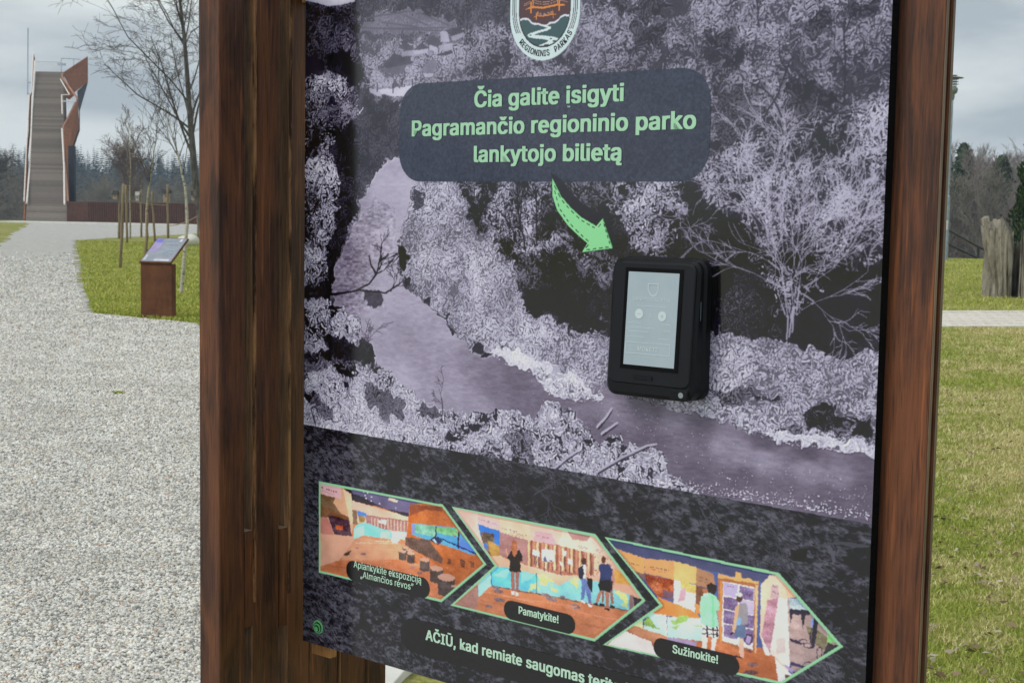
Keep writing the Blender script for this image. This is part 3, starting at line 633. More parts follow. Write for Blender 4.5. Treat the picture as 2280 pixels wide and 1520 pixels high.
    tex = fbm(9, 71, 4, 2.0); tex2 = fbm(90, 81, 3); cr = np.abs(fbm(34, 91, 4, 1.3) - .5)
    low = .19 + .29 * np.clip(.48 + (tex - .5) * 2.6 + (fbm(4, 75, 2, 1.6) - .5) * 1.3 + (tex2 - .5) * 1.7 - np.where(cr < .012, .5, 0), 0, 1)
    xs3 = rng.random(60000) * W_; ys3 = (.55 + .45 * rng.random(60000)) * H_
    i3 = xs3.astype(int), ys3.astype(int)
    s3 = np.where(rng.random(60000) < np.clip(.25 + (tex2[i3[1], i3[0]] - .5) * 1.4, .05, 1))[0]
    Lsave = L; L = low
    strokes(s3, xs3, ys3, 6 + 9 * rng.random(len(s3)), rng.normal(.42, .35, len(s3)), np.where(rng.random(len(s3)) < .5, .21, .355) + .06 * (rng.random(len(s3)) - .5), 1.6)
    for pts in ([(1040, 1030), (1130, 1040), (1290, 1090), (1330, 1130), (1250, 1150), (1130, 1130), (1060, 1090)], [(1150, 1130), (1330, 1150), (1400, 1210), (1300, 1190), (1180, 1160)], [(900, 1000), (1040, 1020), (1050, 1060), (960, 1050)]):
        m = fill(pts, 22); L[m] = L[m] * .70
    for (x, y, a, ln, w) in ((1190, 1100, -.6, 70, 2.5), (1200, 1090, 1.0, 80, 2), (1560, 1130, 1.1, 120, 2.5), (1700, 1150, .9, 110, 2.5), (1620, 1250, .6, 100, 2), (1640, 1230, .4, 120, 2), (1470, 1140, .8, 60, 2)):
        twig(x, y, a, ln, w, 2, .36, .6, .3)
    for pts, v in (([(1838, 1212), (1848, 1212), (1862, 1250), (1854, 1252)], .45), ([(1800, 1212), (1900, 1205), (1935, 1212), (1935, 1216), (1850, 1214)], .38), ([(1760, 1222), (1800, 1218), (1795, 1250), (1765, 1245)], .16), ([(1590, 1160), (1625, 1170), (1605, 1185)], .16)):
        m = fill(pts, 3); L[m] = v
    low = L; L = Lsave
    t = np.clip((L - .04) / .91, 0, 1)
    stops = np.array([0, .12, .45, .72, 1.0])
    tr = np.interp(t, stops, [11, 31, 104, 174, 232]); tg = np.interp(t, stops, [9, 28, 99, 169, 229]); tb = np.interp(t, stops, [20, 40, 115, 189, 240])
    img = np.stack([tr, tg, tb], -1).astype(np.float32)
    wt = np.stack([np.interp(t, stops, c) for c in ([11, 34, 104, 172, 224], [9, 29, 94, 163, 218], [21, 42, 113, 184, 230])], -1)
    img[rivm] = wt[rivm]
    lowc = np.stack([np.interp(low, [0, .18, .5, 1], c) for c in ([9, 24, 94, 170], [9, 23, 93, 170], [13, 30, 104, 186])], -1)
    img[lower] = lowc[lower]

    def area(pts, col, rough=0, tx=0.0, conv=True, clip=None):
        m = fill(pts, rough, conv)
        if clip is not None: m &= clip
        c = np.array(col, float)
        img[m] = c + ((fine[m] * .5 + (tex[m] - .5)) * tx)[:, None] * 255
        return m
    def rrect(x0, y0, x1, y1, r):                        # rounded box in canvas points
        p = []
        for (cx_, cy_, a0) in ((x1 - r, y0 + r, -90), (x1 - r, y1 - r, 0), (x0 + r, y1 - r, 90), (x0 + r, y0 + r, 180)):
            for a in np.linspace(a0, a0 + 90, 12): p.append((cx_ + r * math.cos(math.radians(a)), cy_ + r * math.sin(math.radians(a))))
        return p
    def box_of(px0, py0, px1, py1):
        x0, y0 = sheet(px0, py0); x1, y1 = sheet(px1, py1); return float(x0), float(y0), float(x1), float(y1)
    # speech bubble
    bm = fill(rrect(*BUB, 55), 0, False)
    g = img[bm].mean(-1, keepdims=True)
    img[bm] = np.array([50, 55, 72]) + (g - 120) * .085 + ((fbm(4, 301, 2) - .5)[bm] * 26)[:, None]
    # arrow with its black echo
    arrow = np.array(ARROW, float)
    area([(1226, 380), (1250, 398), (1268, 424), (1296, 452), (1330, 470), (1352, 470), (1376, 556), (1364, 560), (1330, 510), (1290, 500), (1240, 430)], (34, 30, 42), 2)
    ac = arrow.mean(0)
    for ddx, ddy in ((1.6, 0), (-1.6, 0), (0, 1.6), (0, -1.6)): area(arrow + (ddx, ddy), (14, 22, 18))
    area(arrow, (140, 214, 150))
    def dashes(p0, p1, n, w=2.2):
        p0 = np.array(p0, float); p1 = np.array(p1, float)
        for k in range(n):
            a = p0 + (p1 - p0) * ((k + .15) / n); b = p0 + (p1 - p0) * ((k + .72) / n)
            X, Y = sheet([a[0], b[0]], [a[1], b[1]])
            dx, dy = X[1] - X[0], Y[1] - Y[0]; l = math.hypot(dx, dy) + 1e-6; nx, ny = -dy / l * w / 2, dx / l * w / 2
            area([(X[0] + nx, Y[0] + ny), (X[1] + nx, Y[1] + ny), (X[1] - nx, Y[1] - ny), (X[0] - nx, Y[0] - ny)], (22, 40, 28), conv=False)
    for pl in ([(1233, 410), (1250, 444), (1270, 467), (1293, 489), (1328, 509)], [(1331, 507), (1341, 494)], [(1344, 496), (1359, 546)], [(1358, 549), (1302, 556)], [(1303, 553), (1313, 541)], [(1312, 538), (1290, 519), (1267, 495), (1245, 462), (1234, 420)]):
        for a, b in zip(pl[:-1], pl[1:]): dashes(a, b, max(int(math.hypot(a[0] - b[0], a[1] - b[1]) / 13), 1), 1.9)
    # emblem: shield with suspension bridges over a winding river (drawn whole, its top is above the picture)
    ex, ey = sheet(1211.5, 60); ex = float(ex)
    def E(pts): return [(ex + u, (PZ1 - z) * PK) for u, z in pts]
    def shield(w, zb, zt):
        p = [(-w, zt)]
        c = zb + w
        for a in np.linspace(180, 360, 28): p.append((w * math.cos(math.radians(a)), c + w * math.sin(math.radians(a)) / PK * PK))
        p.append((w, zt)); return p
    def SH(w, zb, zt):
        ww = w * PK; p = [(ex - ww, (PZ1 - zt) * PK)]
        for a in np.linspace(180, 360, 28): p.append((ex + ww * math.cos(math.radians(a)), (PZ1 - (zb + w * 1.06)) * PK - ww * 1.06 * math.sin(math.radians(a))))
        p.append((ex + ww, (PZ1 - zt) * PK)); return p
    area(SH(.0560, 1.7905, 1.972), (205, 222, 220), conv=False)
    for w, v in ((.0520, 60), (.0508, 205), (.0493, 60), (.0481, 205), (.0466, 60), (.0454, 205)):
        m = fill(SH(w, 1.7985 + (.052 - w), 1.966), 0, False); m[int((PZ1 - 1.826) * PK):] = False
        img[m] = (v, v + 12, v + 12) if v > 100 else (40, 50, 62)
    area(SH(.0412, 1.8065, 1.960), (22, 26, 36), conv=False)
    sh = area(SH(.0400, 1.8085, 1.958), (78, 50, 52), conv=False)
    zx = lambda X, Y: (1119.5 + X / 10.135, Y / 10.135)    # enlarged-view coordinates of the emblem
    def Z(pts): return [zx(*p) for p in pts]
    land = Z([(380, 480), (450, 450), (560, 450), (600, 480), (650, 540), (700, 560), (800, 560), (870, 590), (930, 600), (1000, 590), (1050, 545), (1180, 520), (1250, 470), (1310, 400), (1400, 360), (1530, 380), (1560, 1300), (360, 1300)])
    area([(a, b - 4.2) for a, b in land], (214, 214, 222), clip=sh); area(land, (58, 84, 86), clip=sh)
    riv = Z([(930, 580), (1020, 590), (1080, 605), (1090, 640), (1000, 690), (860, 725), (720, 775), (715, 790), (900, 800), (1150, 830), (1310, 885), (1180, 1010), (1000, 1090), (880, 1090), (720, 1052), (880, 1000), (990, 950), (1030, 910), (900, 880), (700, 865), (590, 840), (550, 800), (600, 755), (800, 690), (960, 650), (1000, 625), (930, 605)])
    area(riv, (208, 222, 224), clip=sh)
    for cx_, cy_, a, b in ((990, 1020, 62, 30), (1165, 925, 45, 22), (1085, 870, 32, 16), (625, 795, 28, 12)):
        area(Z([(cx_ + a * math.cos(q), cy_ + b * math.sin(q)) for q in np.linspace(0, 6.28, 14)]), (50, 64, 66), clip=sh)
    OR = (216, 132, 58)
    for pts in ([(510, 215), (640, 145), (680, 140), (900, 155), (1210, 90), (1400, 95), (1400, 125), (1220, 130), (900, 200), (680, 180), (630, 190), (520, 220)], [(620, 40), (650, 40), (645, 300), (620, 300)], [(668, -40), (690, -40), (690, 190), (668, 190)], [(1225, -60), (1250, -60), (1245, 130), (1225, 130)],
                [(1265, -60), (1290, -60), (1285, 240), (1258, 240)], [(690, 385), (780, 345), (900, 350), (1110, 310), (1200, 320), (1190, 335), (1110, 335), (910, 375), (780, 365), (700, 395)], [(752, 290), (770, 290), (766, 440), (750, 440)], [(782, 265), (797, 265), (795, 360), (782, 360)],
                [(1108, 230), (1122, 230), (1120, 335), (1106, 335)], [(1132, 250), (1146, 250), (1144, 405), (1130, 405)], [(560, -180), (1420, -260), (1420, -225), (1000, -150), (560, -140)], [(640, -330), (670, -330), (665, -40), (640, -40)], [(1290, -380), (1320, -380), (1315, -150), (1290, -150)]):
        area(Z(pts), OR, clip=sh)
    for (xa, ya, xb, yb, sag) in ((700, 0, 1225, -40, 60), (690, 50, 1225, 10, 60), (480, 90, 620, 20, 5), (800, 290, 1110, 250, 25), (800, 315, 1110, 280, 25), (1290, 0, 1460, 40, -5), (470, 130, 620, 60, 5)):
        ts = np.linspace(0, 1, 14); top = [(xa + (xb - xa) * q, ya + (yb - ya) * q + 4 * sag * q * (1 - q)) for q in ts]
        area(Z(top + [(a, b + 9) for a, b in reversed(top)]), (190, 150, 130), clip=sh)

    # ------- the three pointed photographs
    GREEN = (150, 206, 160)
    for fr in FRAMES:
        c = np.array(fr, float); m = fill(c); img[m] = GREEN
    IN = []
    for fr in FRAMES:
        X, Y = sheet(np.array(fr, float)[:, 0], np.array(fr, float)[:, 1]); P = np.stack([X, Y], 1); k = len(P); q = []
        sgn = np.sign(sum(P[i][0] * P[(i + 1) % k][1] - P[(i + 1) % k][0] * P[i][1] for i in range(k)))
        for i in range(k):                                # inset by the frame's width
            a, b, c2 = P[i - 1], P[i], P[(i + 1) % k]
            n1 = np.array([-(b - a)[1], (b - a)[0]]) / np.linalg.norm(b - a) * sgn; n2 = np.array([-(c2 - b)[1], (c2 - b)[0]]) / np.linalg.norm(c2 - b) * sgn
            h = (n1 + n2); h /= max(np.dot(h, h) / 2, .35); q.append(b + h * 4.6)
        IN.append(fill(q, 0, False))
    # first: the exhibition hall
    o = lambda pts: [(700 + x / 5.241, 1060 + y / 5.241) for x, y in pts]
    c = IN[0]
    def A(pts, col, tx=.03, rough=0): return area(o(pts), col, rough, tx, clip=c)
    A([(0, 0), (2044, 0), (2044, 1520), (0, 1520)], (196, 118, 84), .10)
    A([(0, 900), (2000, 700), (2044, 1520), (0, 1520)], (192, 110, 72), .14)
    A([(480, 700), (1060, 780), (980, 960), (300, 970)], (204, 140, 108), .08)
    A([(330, 110), (1500, 330), (1500, 480), (1090, 460), (760, 340), (440, 250)], (84, 78, 116), .05)
    A([(300, 100), (420, 120), (1100, 400), (1095, 470), (760, 350), (440, 280)], (40, 36, 52), .04)
    A([(420, 120), (1110, 300), (1100, 420), (820, 370), (560, 230), (440, 190)], (90, 84, 124), .05)
    A([(870, 240), (980, 270), (960, 300), (860, 268)], (222, 178, 160))
    for (x, y) in ((575, 175), (590, 215), (600, 250), (665, 230), (760, 310), (950, 360), (620, 190), (660, 280)): A([(x - 8, y - 6), (x + 8, y - 6), (x + 8, y + 6), (x - 8, y + 6)], (226, 210, 220), 0)
    A([(440, 275), (700, 350), (1095, 465), (1090, 640), (840, 620), (600, 540), (440, 520)], (222, 170, 150), .05)
    A([(600, 440), (1090, 510), (1080, 640), (845, 615), (700, 580), (600, 540)], (150, 100, 104), .16)
    for x in range(660, 1080, 38): A([(x, 470 + (x - 660) * .12), (x + 12, 470 + (x - 660) * .12), (x + 12, 590 + (x - 660) * .1), (x, 590 + (x - 660) * .1)], (206, 160, 140), .05)
    A([(500, 395), (605, 420), (605, 470), (500, 445)], (70, 120, 214)); A([(510, 450), (600, 470), (575, 530), (520, 525)], (150, 120, 70), .2); A([(440, 375), (490, 385), (500, 550), (430, 560)], (128, 98, 78), .2)
    A([(780, 495), (840, 505), (835, 560), (780, 545)], (190, 224, 236)); A([(745, 505), (775, 510), (775, 540), (750, 535)], (180, 214, 226))
    A([(460, 600), (500, 550), (580, 530), (640, 545), (780, 600), (900, 630), (1080, 640), (1070, 730), (890, 725), (770, 710), (580, 680), (450, 730)], (110, 208, 214), .10)
    A([(580, 590), (770, 620), (770, 710), (580, 680)], (104, 206, 222), .12); A([(770, 625), (880, 640), (880, 720), (770, 705)], (150, 216, 170), .16); A([(460, 610), (575, 560), (575, 680), (455, 725)], (150, 220, 196), .14); A([(900, 630), (1080, 650), (1070, 735), (900, 720)], (168, 214, 190), .1)
    A([(880, 710), (1000, 725), (960, 780), (900, 760)], (200, 214, 224), .06)
    A([(60, 70), (300, 110), (430, 200), (450, 560), (430, 690), (60, 670)], (208, 156, 122), .05)
    A([(60, 70), (300, 110), (320, 260), (80, 200)], (214, 166, 170), .03)
    A([(60, 200), (240, 240), (220, 300), (300, 420), (160, 470), (60, 470)], (120, 90, 66), .16); A([(60, 340), (300, 420), (420, 480), (400, 540), (160, 470), (60, 470)], (130, 86, 60), .24)
    A([(330, 140), (425, 200), (450, 520), (420, 560)], (228, 182, 150), .05)
    A([(150, 440), (400, 500), (435, 690), (230, 670)], (84, 58, 74), .28); A([(240, 560), (330, 570), (330, 620), (250, 610)], (196, 90, 50), .2)
    A([(60, 470), (155, 480), (225, 670), (60, 660)], (196, 120, 110), .06)
    A([(60, 665), (455, 690), (460, 740), (290, 970), (60, 1045)], (216, 158, 132), .03)
    A([(340, 900), (430, 850), (400, 910), (350, 920)], (70, 62, 60), .1)
    A([(1115, 315), (1300, 310), (1500, 340), (2000, 1000), (1650, 1260), (1400, 1000), (1060, 790)], (178, 92, 44), .16)
    A([(1115, 315), (1480, 350), (1500, 400), (1300, 380), (1110, 450)], (128, 62, 38), .14)
    A([(1060, 700), (1330, 730), (1500, 960), (1480, 1010), (1150, 850), (1060, 790)], (92, 70, 66), .18)
    A([(1130, 535), (1640, 590), (1900, 890), (1860, 910), (1500, 790), (1130, 670)], (66, 150, 210), .10)
    A([(1170, 545), (1420, 570), (1410, 700), (1170, 650)], (110, 170, 150), .3); A([(1420, 580), (1660, 600), (1700, 690), (1560, 680), (1420, 640)], (110, 176, 120), .3); A([(1430, 640), (1680, 720), (1660, 820), (1430, 700)], (58, 138, 226), .1); A([(1700, 700), (1800, 800), (1890, 890), (1680, 830)], (76, 120, 226), .12)
    A([(1130, 540), (1165, 545), (1165, 665), (1130, 660)], (110, 120, 220), .05)
    for x in ((1412, 575, 1425, 720), (1672, 640, 1690, 830)): A([(x[0], x[1]), (x[2], x[1]), (x[2] - 6, x[3]), (x[0] - 6, x[3])], (20, 24, 40), 0)
    A([(1430, 690), (1890, 890), (1885, 905), (1430, 705)], (24, 30, 90), 0)
    A([(1330, 735), (1400, 690), (1500, 740), (1440, 790)], (30, 40, 84), .05); A([(1370, 735), (1400, 715), (1430, 775)], (150, 190, 230), 0)
    for (x, y) in ((1570, 980), (1725, 1010), (1830, 995)): A([(x - 26, y - 40), (x + 22, y - 30), (x + 26, y + 40), (x - 14, y + 46)], (112, 64, 44), .3, 5)
    def stool(x, y, w, h):
        A([(x - w, y), (x + w, y), (x + w * .95, y + h), (x, y + h * 1.08), (x - w * .95, y + h * .96)], (74, 60, 60), .16)
        A([(x + w * math.cos(q), y + w * .42 * math.sin(q) + w * .1 * math.cos(q)) for q in np.linspace(0, 6.28, 20)], (190, 140, 122), .06)
    for s_ in ((1060, 822, 38, 40), (1110, 855, 42, 60), (1028, 866, 46, 100), (1124, 890, 46, 110), (1285, 965, 60, 130), (1424, 1065, 78, 160), (1538, 1170, 102, 210), (1630, 1275, 36, 60)): stool(*s_)
    for (x, y, w) in ((570, 898, 36), (490, 830, 26), (1140, 1050, 34), (1225, 1118, 36)): A([(x + w * math.cos(q), y + w * .45 * math.sin(q)) for q in np.linspace(0, 6.28, 12)], (150, 104, 104), .3)
    for k in range(26):                                  # boards of the floor, shine on them
        y0 = 760 + k * 28; A([(60, y0 + 6 * k), (1500, y0 - 30 + 9 * k), (1500, y0 - 26 + 9 * k), (60, y0 + 4 + 6 * k)], (150, 84, 56) if k % 2 else (214, 140, 104), 0) if 0 else None
    for (x0, y0, x1, y1, v) in ((470, 760, 980, 770, (226, 172, 146)), (420, 830, 960, 845, (214, 148, 116)), (330, 960, 900, 975, (206, 134, 98)), (700, 740, 1000, 745, (232, 190, 170)), (200, 1040, 380, 1050, (160, 88, 56)), (1150, 1010, 1220, 1014, (226, 160, 126))): A([(x0, y0), (x1, y1), (x1, y1 + 9), (x0, y0 + 9)], v, .04)
    for k in range(7): A([(80 + k * 27, 112 + k * 9), (98 + k * 27, 118 + k * 9), (98 + k * 27, 132 + k * 9), (80 + k * 27, 126 + k * 9)], (112, 76, 92), 0) if k != 1 else None
    for k in range(9): A([(86 + k * 17, 156 + k * 6), (98 + k * 17, 160 + k * 6), (98 + k * 17, 166 + k * 6), (86 + k * 17, 162 + k * 6)], (150, 108, 120), 0)
    for k in range(40):                                  # grain of the earth wall
        x = 1130 + 820 * rng.random(); y = 360 + 760 * rng.random(); A([(x, y), (x + 26, y + 14), (x + 30, y + 24), (x + 4, y + 12)], (140, 70, 34) if k % 2 else (206, 116, 60), .1) if not (520 < y - (x - 1130) * .38 < 760 and 1120 < x < 1900) else None
    for k in range(12): A([(1090 + k * 22, 720 + k * 14), (1098 + k * 22, 720 + k * 14), (1110 + k * 22, 830 + k * 10), (1102 + k * 22, 830 + k * 10)], (70, 52, 50), .05)
    for s_ in ((1060, 822, 38, 40), (1110, 855, 42, 60), (1028, 866, 46, 100), (1124, 890, 46, 110), (1285, 965, 60, 130), (1424, 1065, 78, 160), (1538, 1170, 102, 210), (1630, 1275, 36, 60)): stool(*s_)
    # second: visitors in front of the panels
    c = IN[1]
    o = lambda pts: [(1000 + x / 4.751, 1110 + y / 4.751) for x, y in pts]
    A([(0, 0), (2138, 0), (2138, 1520), (0, 1520)], (214, 164, 148), .04)
    A([(0, 900), (2138, 1000), (2138, 1520), (0, 1520)], (196, 116, 78), .12)
    A([(60, 100), (300, 140), (310, 260), (500, 600), (300, 560)], (222, 178, 164), .04)
    A([(535, 200), (850, 270), (830, 430), (540, 340)], (222, 170, 148), .03); A([(850, 270), (1150, 320), (1140, 500), (870, 430)], (206, 158, 146), .03); A([(910, 330), (1080, 360), (1140, 490), (890, 430)], (176, 138, 150), .03)
    A([(1200, 330), (1500, 400), (1700, 600), (1140, 500)], (222, 180, 164), .06); A([(1250, 340), (1500, 380), (1450, 440), (1300, 420)], (166, 118, 116), .06)
    A([(300, 170), (530, 240), (530, 300), (300, 260)], (206, 160, 166), .03)
    A([(300, 260), (530, 330), (530, 490), (340, 420)], (38, 104, 214), .06); A([(330, 340), (470, 360), (480, 480), (440, 600), (380, 520), (340, 420)], (96, 82, 74), .4); A([(400, 430), (530, 490), (530, 600), (440, 600)], (158, 120, 56), .16); A([(360, 460), (400, 470), (400, 530), (375, 520)], (50, 100, 200), .1)
    A([(530, 345), (830, 430), (1150, 480), (1520, 580), (1530, 800), (1180, 800), (780, 680), (530, 610)], (150, 96, 84), .10)
    A([(530, 345), (820, 430), (820, 680), (620, 600), (530, 600)], (146, 104, 108), .12)
    for k, x in enumerate(range(830, 1530, 30)): A([(x, 430 + (x - 830) * .2), (x + (14 if k % 3 else 22), 430 + (x - 830) * .2), (x + (14 if k % 3 else 22), 700 + (x - 830) * .16), (x, 700 + (x - 830) * .16)], ((214, 160, 124), (110, 62, 52), (176, 116, 96))[k % 3], .1)
    for b in ((878, 530, 955, 600), (978, 520, 1112, 660), (1196, 530, 1236, 605), (1166, 650, 1200, 705), (1252, 622, 1298, 690)): A([(b[0], b[1]), (b[2], b[1] + 14), (b[2], b[3]), (b[0], b[3] - 14)], (188, 226, 236), .03)
    for b in ((895, 590), (915, 595), (935, 600), (1000, 660), (1040, 665), (1080, 670), (1210, 600), (1175, 700), (1265, 690)): A([(b[0], b[1]), (b[0] + 9, b[1]), (b[0] + 9, b[1] + 100), (b[0], b[1] + 95)], (84, 56, 66), .1)
    A([(990, 650), (1010, 585), (1030, 655)], (70, 80, 110)); A([(1040, 640), (1090, 640), (1080, 655)], (70, 80, 110))
    A([(440, 600), (530, 590), (640, 640), (920, 740), (1160, 800), (1330, 800), (1500, 830), (1900, 900), (2060, 960), (2060, 1060), (1900, 1010), (1330, 840), (1160, 910), (920, 790), (600, 720), (440, 720)], (216, 158, 134), .03)
    A([(1530, 580), (1720, 640), (1720, 800), (1530, 800)], (222, 176, 152), .06)
    for (x, y) in ((1540, 605), (1580, 610), (1675, 625), (1710, 632), (1575, 655), (1545, 750), (1710, 690)): A([(x - 14, y - 6), (x, y + 4), (x + 14, y - 6), (x, y + 12)], (96, 60, 60), 0)
    A([(1750, 720), (1900, 850), (1960, 920), (1740, 870)], (210, 150, 70), .16)
    A([(445, 710), (600, 715), (920, 790), (920, 985), (445, 905)], (84, 184, 214), .10); A([(920, 790), (1160, 905), (1300, 830), (1560, 860), (1700, 940), (1900, 1000), (1900, 1170), (920, 985)], (120, 194, 204), .12)
    for pts in ([(930, 790), (1080, 880), (1100, 920), (940, 930)], [(1250, 850), (1380, 840), (1380, 960), (1300, 900)], [(1740, 960), (1880, 1000), (1890, 1140), (1800, 1090)], [(800, 920), (920, 900), (920, 980), (800, 955)], [(1050, 930), (1150, 960), (1100, 1000)]): A(pts, (206, 216, 122), .3, 14)
    A([(600, 730), (640, 740), (600, 830), (470, 800)], (130, 214, 224), .1); A([(760, 750), (900, 790), (880, 830), (760, 880)], (120, 206, 226), .1)
    A([(445, 700), (300, 920), (310, 1030), (445, 905)], (150, 214, 220), .14); A([(300, 900), (310, 1040), (280, 1170), (60, 1110)], (168, 116, 106), .14); A([(440, 700), (448, 700), (448, 905), (440, 905)], (30, 60, 84), 0); A([(916, 780), (926, 780), (926, 990), (916, 990)], (60, 110, 120), 0)
    A([(445, 905), (1900, 1170), (1900, 1180), (445, 914)], (70, 84, 88), 0); A([(1905, 1010), (1950, 1010), (1950, 1150), (1905, 1170)], (130, 104, 110), .05); A([(1945, 1030), (2060, 1060), (1960, 1150)], (48, 42, 48), .05)
    for (x, y, w) in ((490, 930, 46), (520, 970, 50), (530, 1060, 60), (1010, 1005, 50), (1080, 1050, 60), (1200, 1030, 30), (1330, 1130, 60), (420, 1130, 40)): A([(x + w * math.cos(q), y + w * .38 * math.sin(q) + .15 * w * math.cos(q)) for q in np.linspace(0, 6.28, 12)], (124, 104, 112), .3)
    SK = (196, 130, 110)
    A([(648, 750), (690, 755), (690, 980), (660, 980)], (150, 92, 84), .05); A([(698, 755), (745, 750), (728, 980), (706, 980)], (150, 92, 84), .05)
    A([(655, 970), (690, 970), (690, 1005), (655, 1012)], (224, 206, 200)); A([(698, 975), (726, 975), (730, 1018), (700, 1022)], (224, 206, 200))
    A([(640, 560), (660, 530), (740, 535), (775, 600), (770, 650), (750, 660), (755, 765), (690, 770), (632, 752), (640, 650), (612, 620)], (30, 27, 32), .04)
    A([(664, 440), (690, 425), (716, 450), (722, 560), (690, 610), (668, 580), (650, 500)], (150, 88, 60), .2); A([(590, 520), (606, 520), (620, 590), (612, 610)], SK)
    A([(1390, 840), (1440, 830), (1490, 920), (1500, 1090), (1470, 1085), (1440, 940), (1420, 1060), (1390, 1060), (1400, 920)], (86, 108, 168), .1)
    A([(1395, 690), (1440, 680), (1455, 740), (1440, 830), (1395, 840)], (226, 220, 222), .03); A([(1365, 730), (1410, 690), (1425, 780), (1410, 845), (1370, 830)], (34, 38, 62), .06); A([(1395, 640), (1420, 612), (1450, 630), (1450, 690), (1420, 690), (1398, 670)], (62, 40, 38), .1)
    A([(1435, 740), (1455, 740), (1480, 820), (1470, 830)], SK); A([(1455, 820), (1515, 840), (1515, 970), (1500, 980), (1460, 890)], (28, 28, 34), .05); A([(1392, 1060), (1440, 1080), (1440, 1096), (1392, 1085)], (226, 222, 226)); A([(1455, 1090), (1510, 1120), (1510, 1140), (1470, 1125)], (226, 222, 226))
    A([(1680, 690), (1730, 740), (1755, 840), (1740, 900), (1700, 900)], (182, 126, 112), .05); A([(1690, 850), (1730, 860), (1720, 980), (1690, 960)], (40, 36, 44)); A([(1700, 960), (1725, 960), (1740, 1100), (1710, 1100)], (150, 96, 84))
    A([(1575, 700), (1610, 680), (1690, 680), (1725, 740), (1710, 860), (1590, 860), (1590, 760)], (42, 54, 104), .05); A([(1608, 610), (1630, 595), (1655, 615), (1655, 650), (1640, 680), (1615, 670), (1605, 640)], (92, 54, 44), .06)
    A([(1590, 850), (1705, 850), (1700, 985), (1640, 960), (1590, 970), (1575, 900)], (28, 26, 32), .03); A([(1575, 740), (1592, 750), (1560, 800), (1545, 790)], SK); A([(1585, 960), (1620, 960), (1570, 1100), (1545, 1090)], (176, 110, 92)); A([(1645, 970), (1690, 975), (1690, 1150), (1655, 1140)], (170, 106, 88)); A([(1610, 970), (1640, 965), (1630, 1090), (1612, 1090)], (140, 84, 72))
    for b in ((1530, 1085, 40), (1590, 1095, 46), (1640, 1140, 50), (1700, 1110, 50)): A([(b[0], b[1]), (b[0] + b[2], b[1] + 14), (b[0] + b[2], b[1] + 36), (b[0], b[1] + 22)], (24, 22, 28), 0)
    for (x0, y0, n, dx, dy, w, h_) in ((310, 200, 5, 24, 6, 14, 12), (400, 236, 9, 14, 3.5, 8, 6), (560, 296, 8, 20, 5, 12, 10), (640, 340, 10, 18, 4, 12, 9), (560, 350, 16, 15, 3, 9, 5), (920, 372, 9, 17, 4, 11, 9), (960, 408, 6, 14, 3, 8, 5), (1355, 482, 7, 16, 4, 10, 8), (1380, 505, 5, 15, 4, 9, 5), (1540, 520, 6, 15, 4, 10, 8), (1560, 545, 5, 14, 4, 8, 5)):
        for k in range(n):
            if k % 5 != 3: A([(x0 + dx * k, y0 + dy * k), (x0 + dx * k + w, y0 + dy * k + w * .24), (x0 + dx * k + w, y0 + dy * k + h_ + w * .24), (x0 + dx * k, y0 + dy * k + h_)], (132, 92, 100), 0)
    for (x0, y0, x1, y1, v) in ((360, 960, 900, 1080, (214, 142, 104)), (330, 1060, 560, 1100, (180, 100, 66)), (1350, 1180, 1900, 1290, (214, 132, 96)), (1380, 1300, 1700, 1370, (178, 100, 70)), (760, 1040, 1350, 1130, (206, 130, 92))): A([(x0, y0), (x1, y1), (x1, y1 + 12), (x0, y0 + 12)], v, .05)
    # third: a wardrobe of old pictures
    c = IN[2]
    o = lambda pts: [(1330 + x / 4.071, 1180 + y / 4.071) for x, y in pts]
    A([(0, 0), (2280, 0), (2280, 1500), (0, 1500)], (60, 80, 138), .03)
    A([(0, 60), (900, 200), (1640, 380), (1640, 500), (900, 330), (430, 250), (100, 130)], (58, 64, 104), .04)
    A([(0, 820), (1000, 900), (1600, 1100), (1660, 1500), (0, 1500)], (176, 98, 62), .14)
    A([(170, 160), (420, 245), (430, 420), (340, 370)], (206, 142, 84), .04); A([(420, 245), (690, 270), (690, 440), (430, 380)], (200, 134, 84), .03); A([(690, 270), (895, 325), (890, 480), (690, 440)], (218, 158, 98), .03); A([(895, 325), (1050, 390), (1070, 520), (890, 490)], (150, 108, 84), .05)
    A([(340, 370), (430, 385), (430, 450), (390, 440)], (110, 84, 92), .1); A([(430, 385), (690, 440), (685, 620), (540, 590), (440, 470)], (150, 70, 36), .45); A([(590, 530), (690, 560), (685, 620), (590, 600)], (96, 66, 84), .1)
    A([(690, 440), (890, 490), (885, 740), (690, 655)], (206, 184, 206), .07); A([(750, 450), (890, 490), (890, 560), (760, 540)], (196, 160, 90), .2); A([(750, 540), (800, 500), (790, 620), (730, 640)], (176, 130, 150), .12); A([(890, 490), (1000, 520), (1000, 690), (885, 680)], (104, 66, 52), .2)
    A([(540, 590), (690, 650), (900, 740), (930, 790), (720, 780), (480, 740), (560, 680)], (200, 120, 62), .06); A([(880, 660), (990, 680), (990, 760), (890, 745)], (190, 120, 70), .05); A([(470, 740), (620, 760), (620, 950), (410, 890)], (170, 206, 200), .12); A([(630, 775), (990, 790), (1000, 1000), (630, 960)], (164, 206, 206), .08)
    for pts in ([(470, 800), (560, 870), (480, 890), (430, 850)], [(650, 800), (830, 790), (800, 840), (680, 850)], [(640, 850), (760, 870), (700, 880)], [(850, 860), (990, 860), (990, 890)]): A(pts, (130, 166, 84), .2, 8)
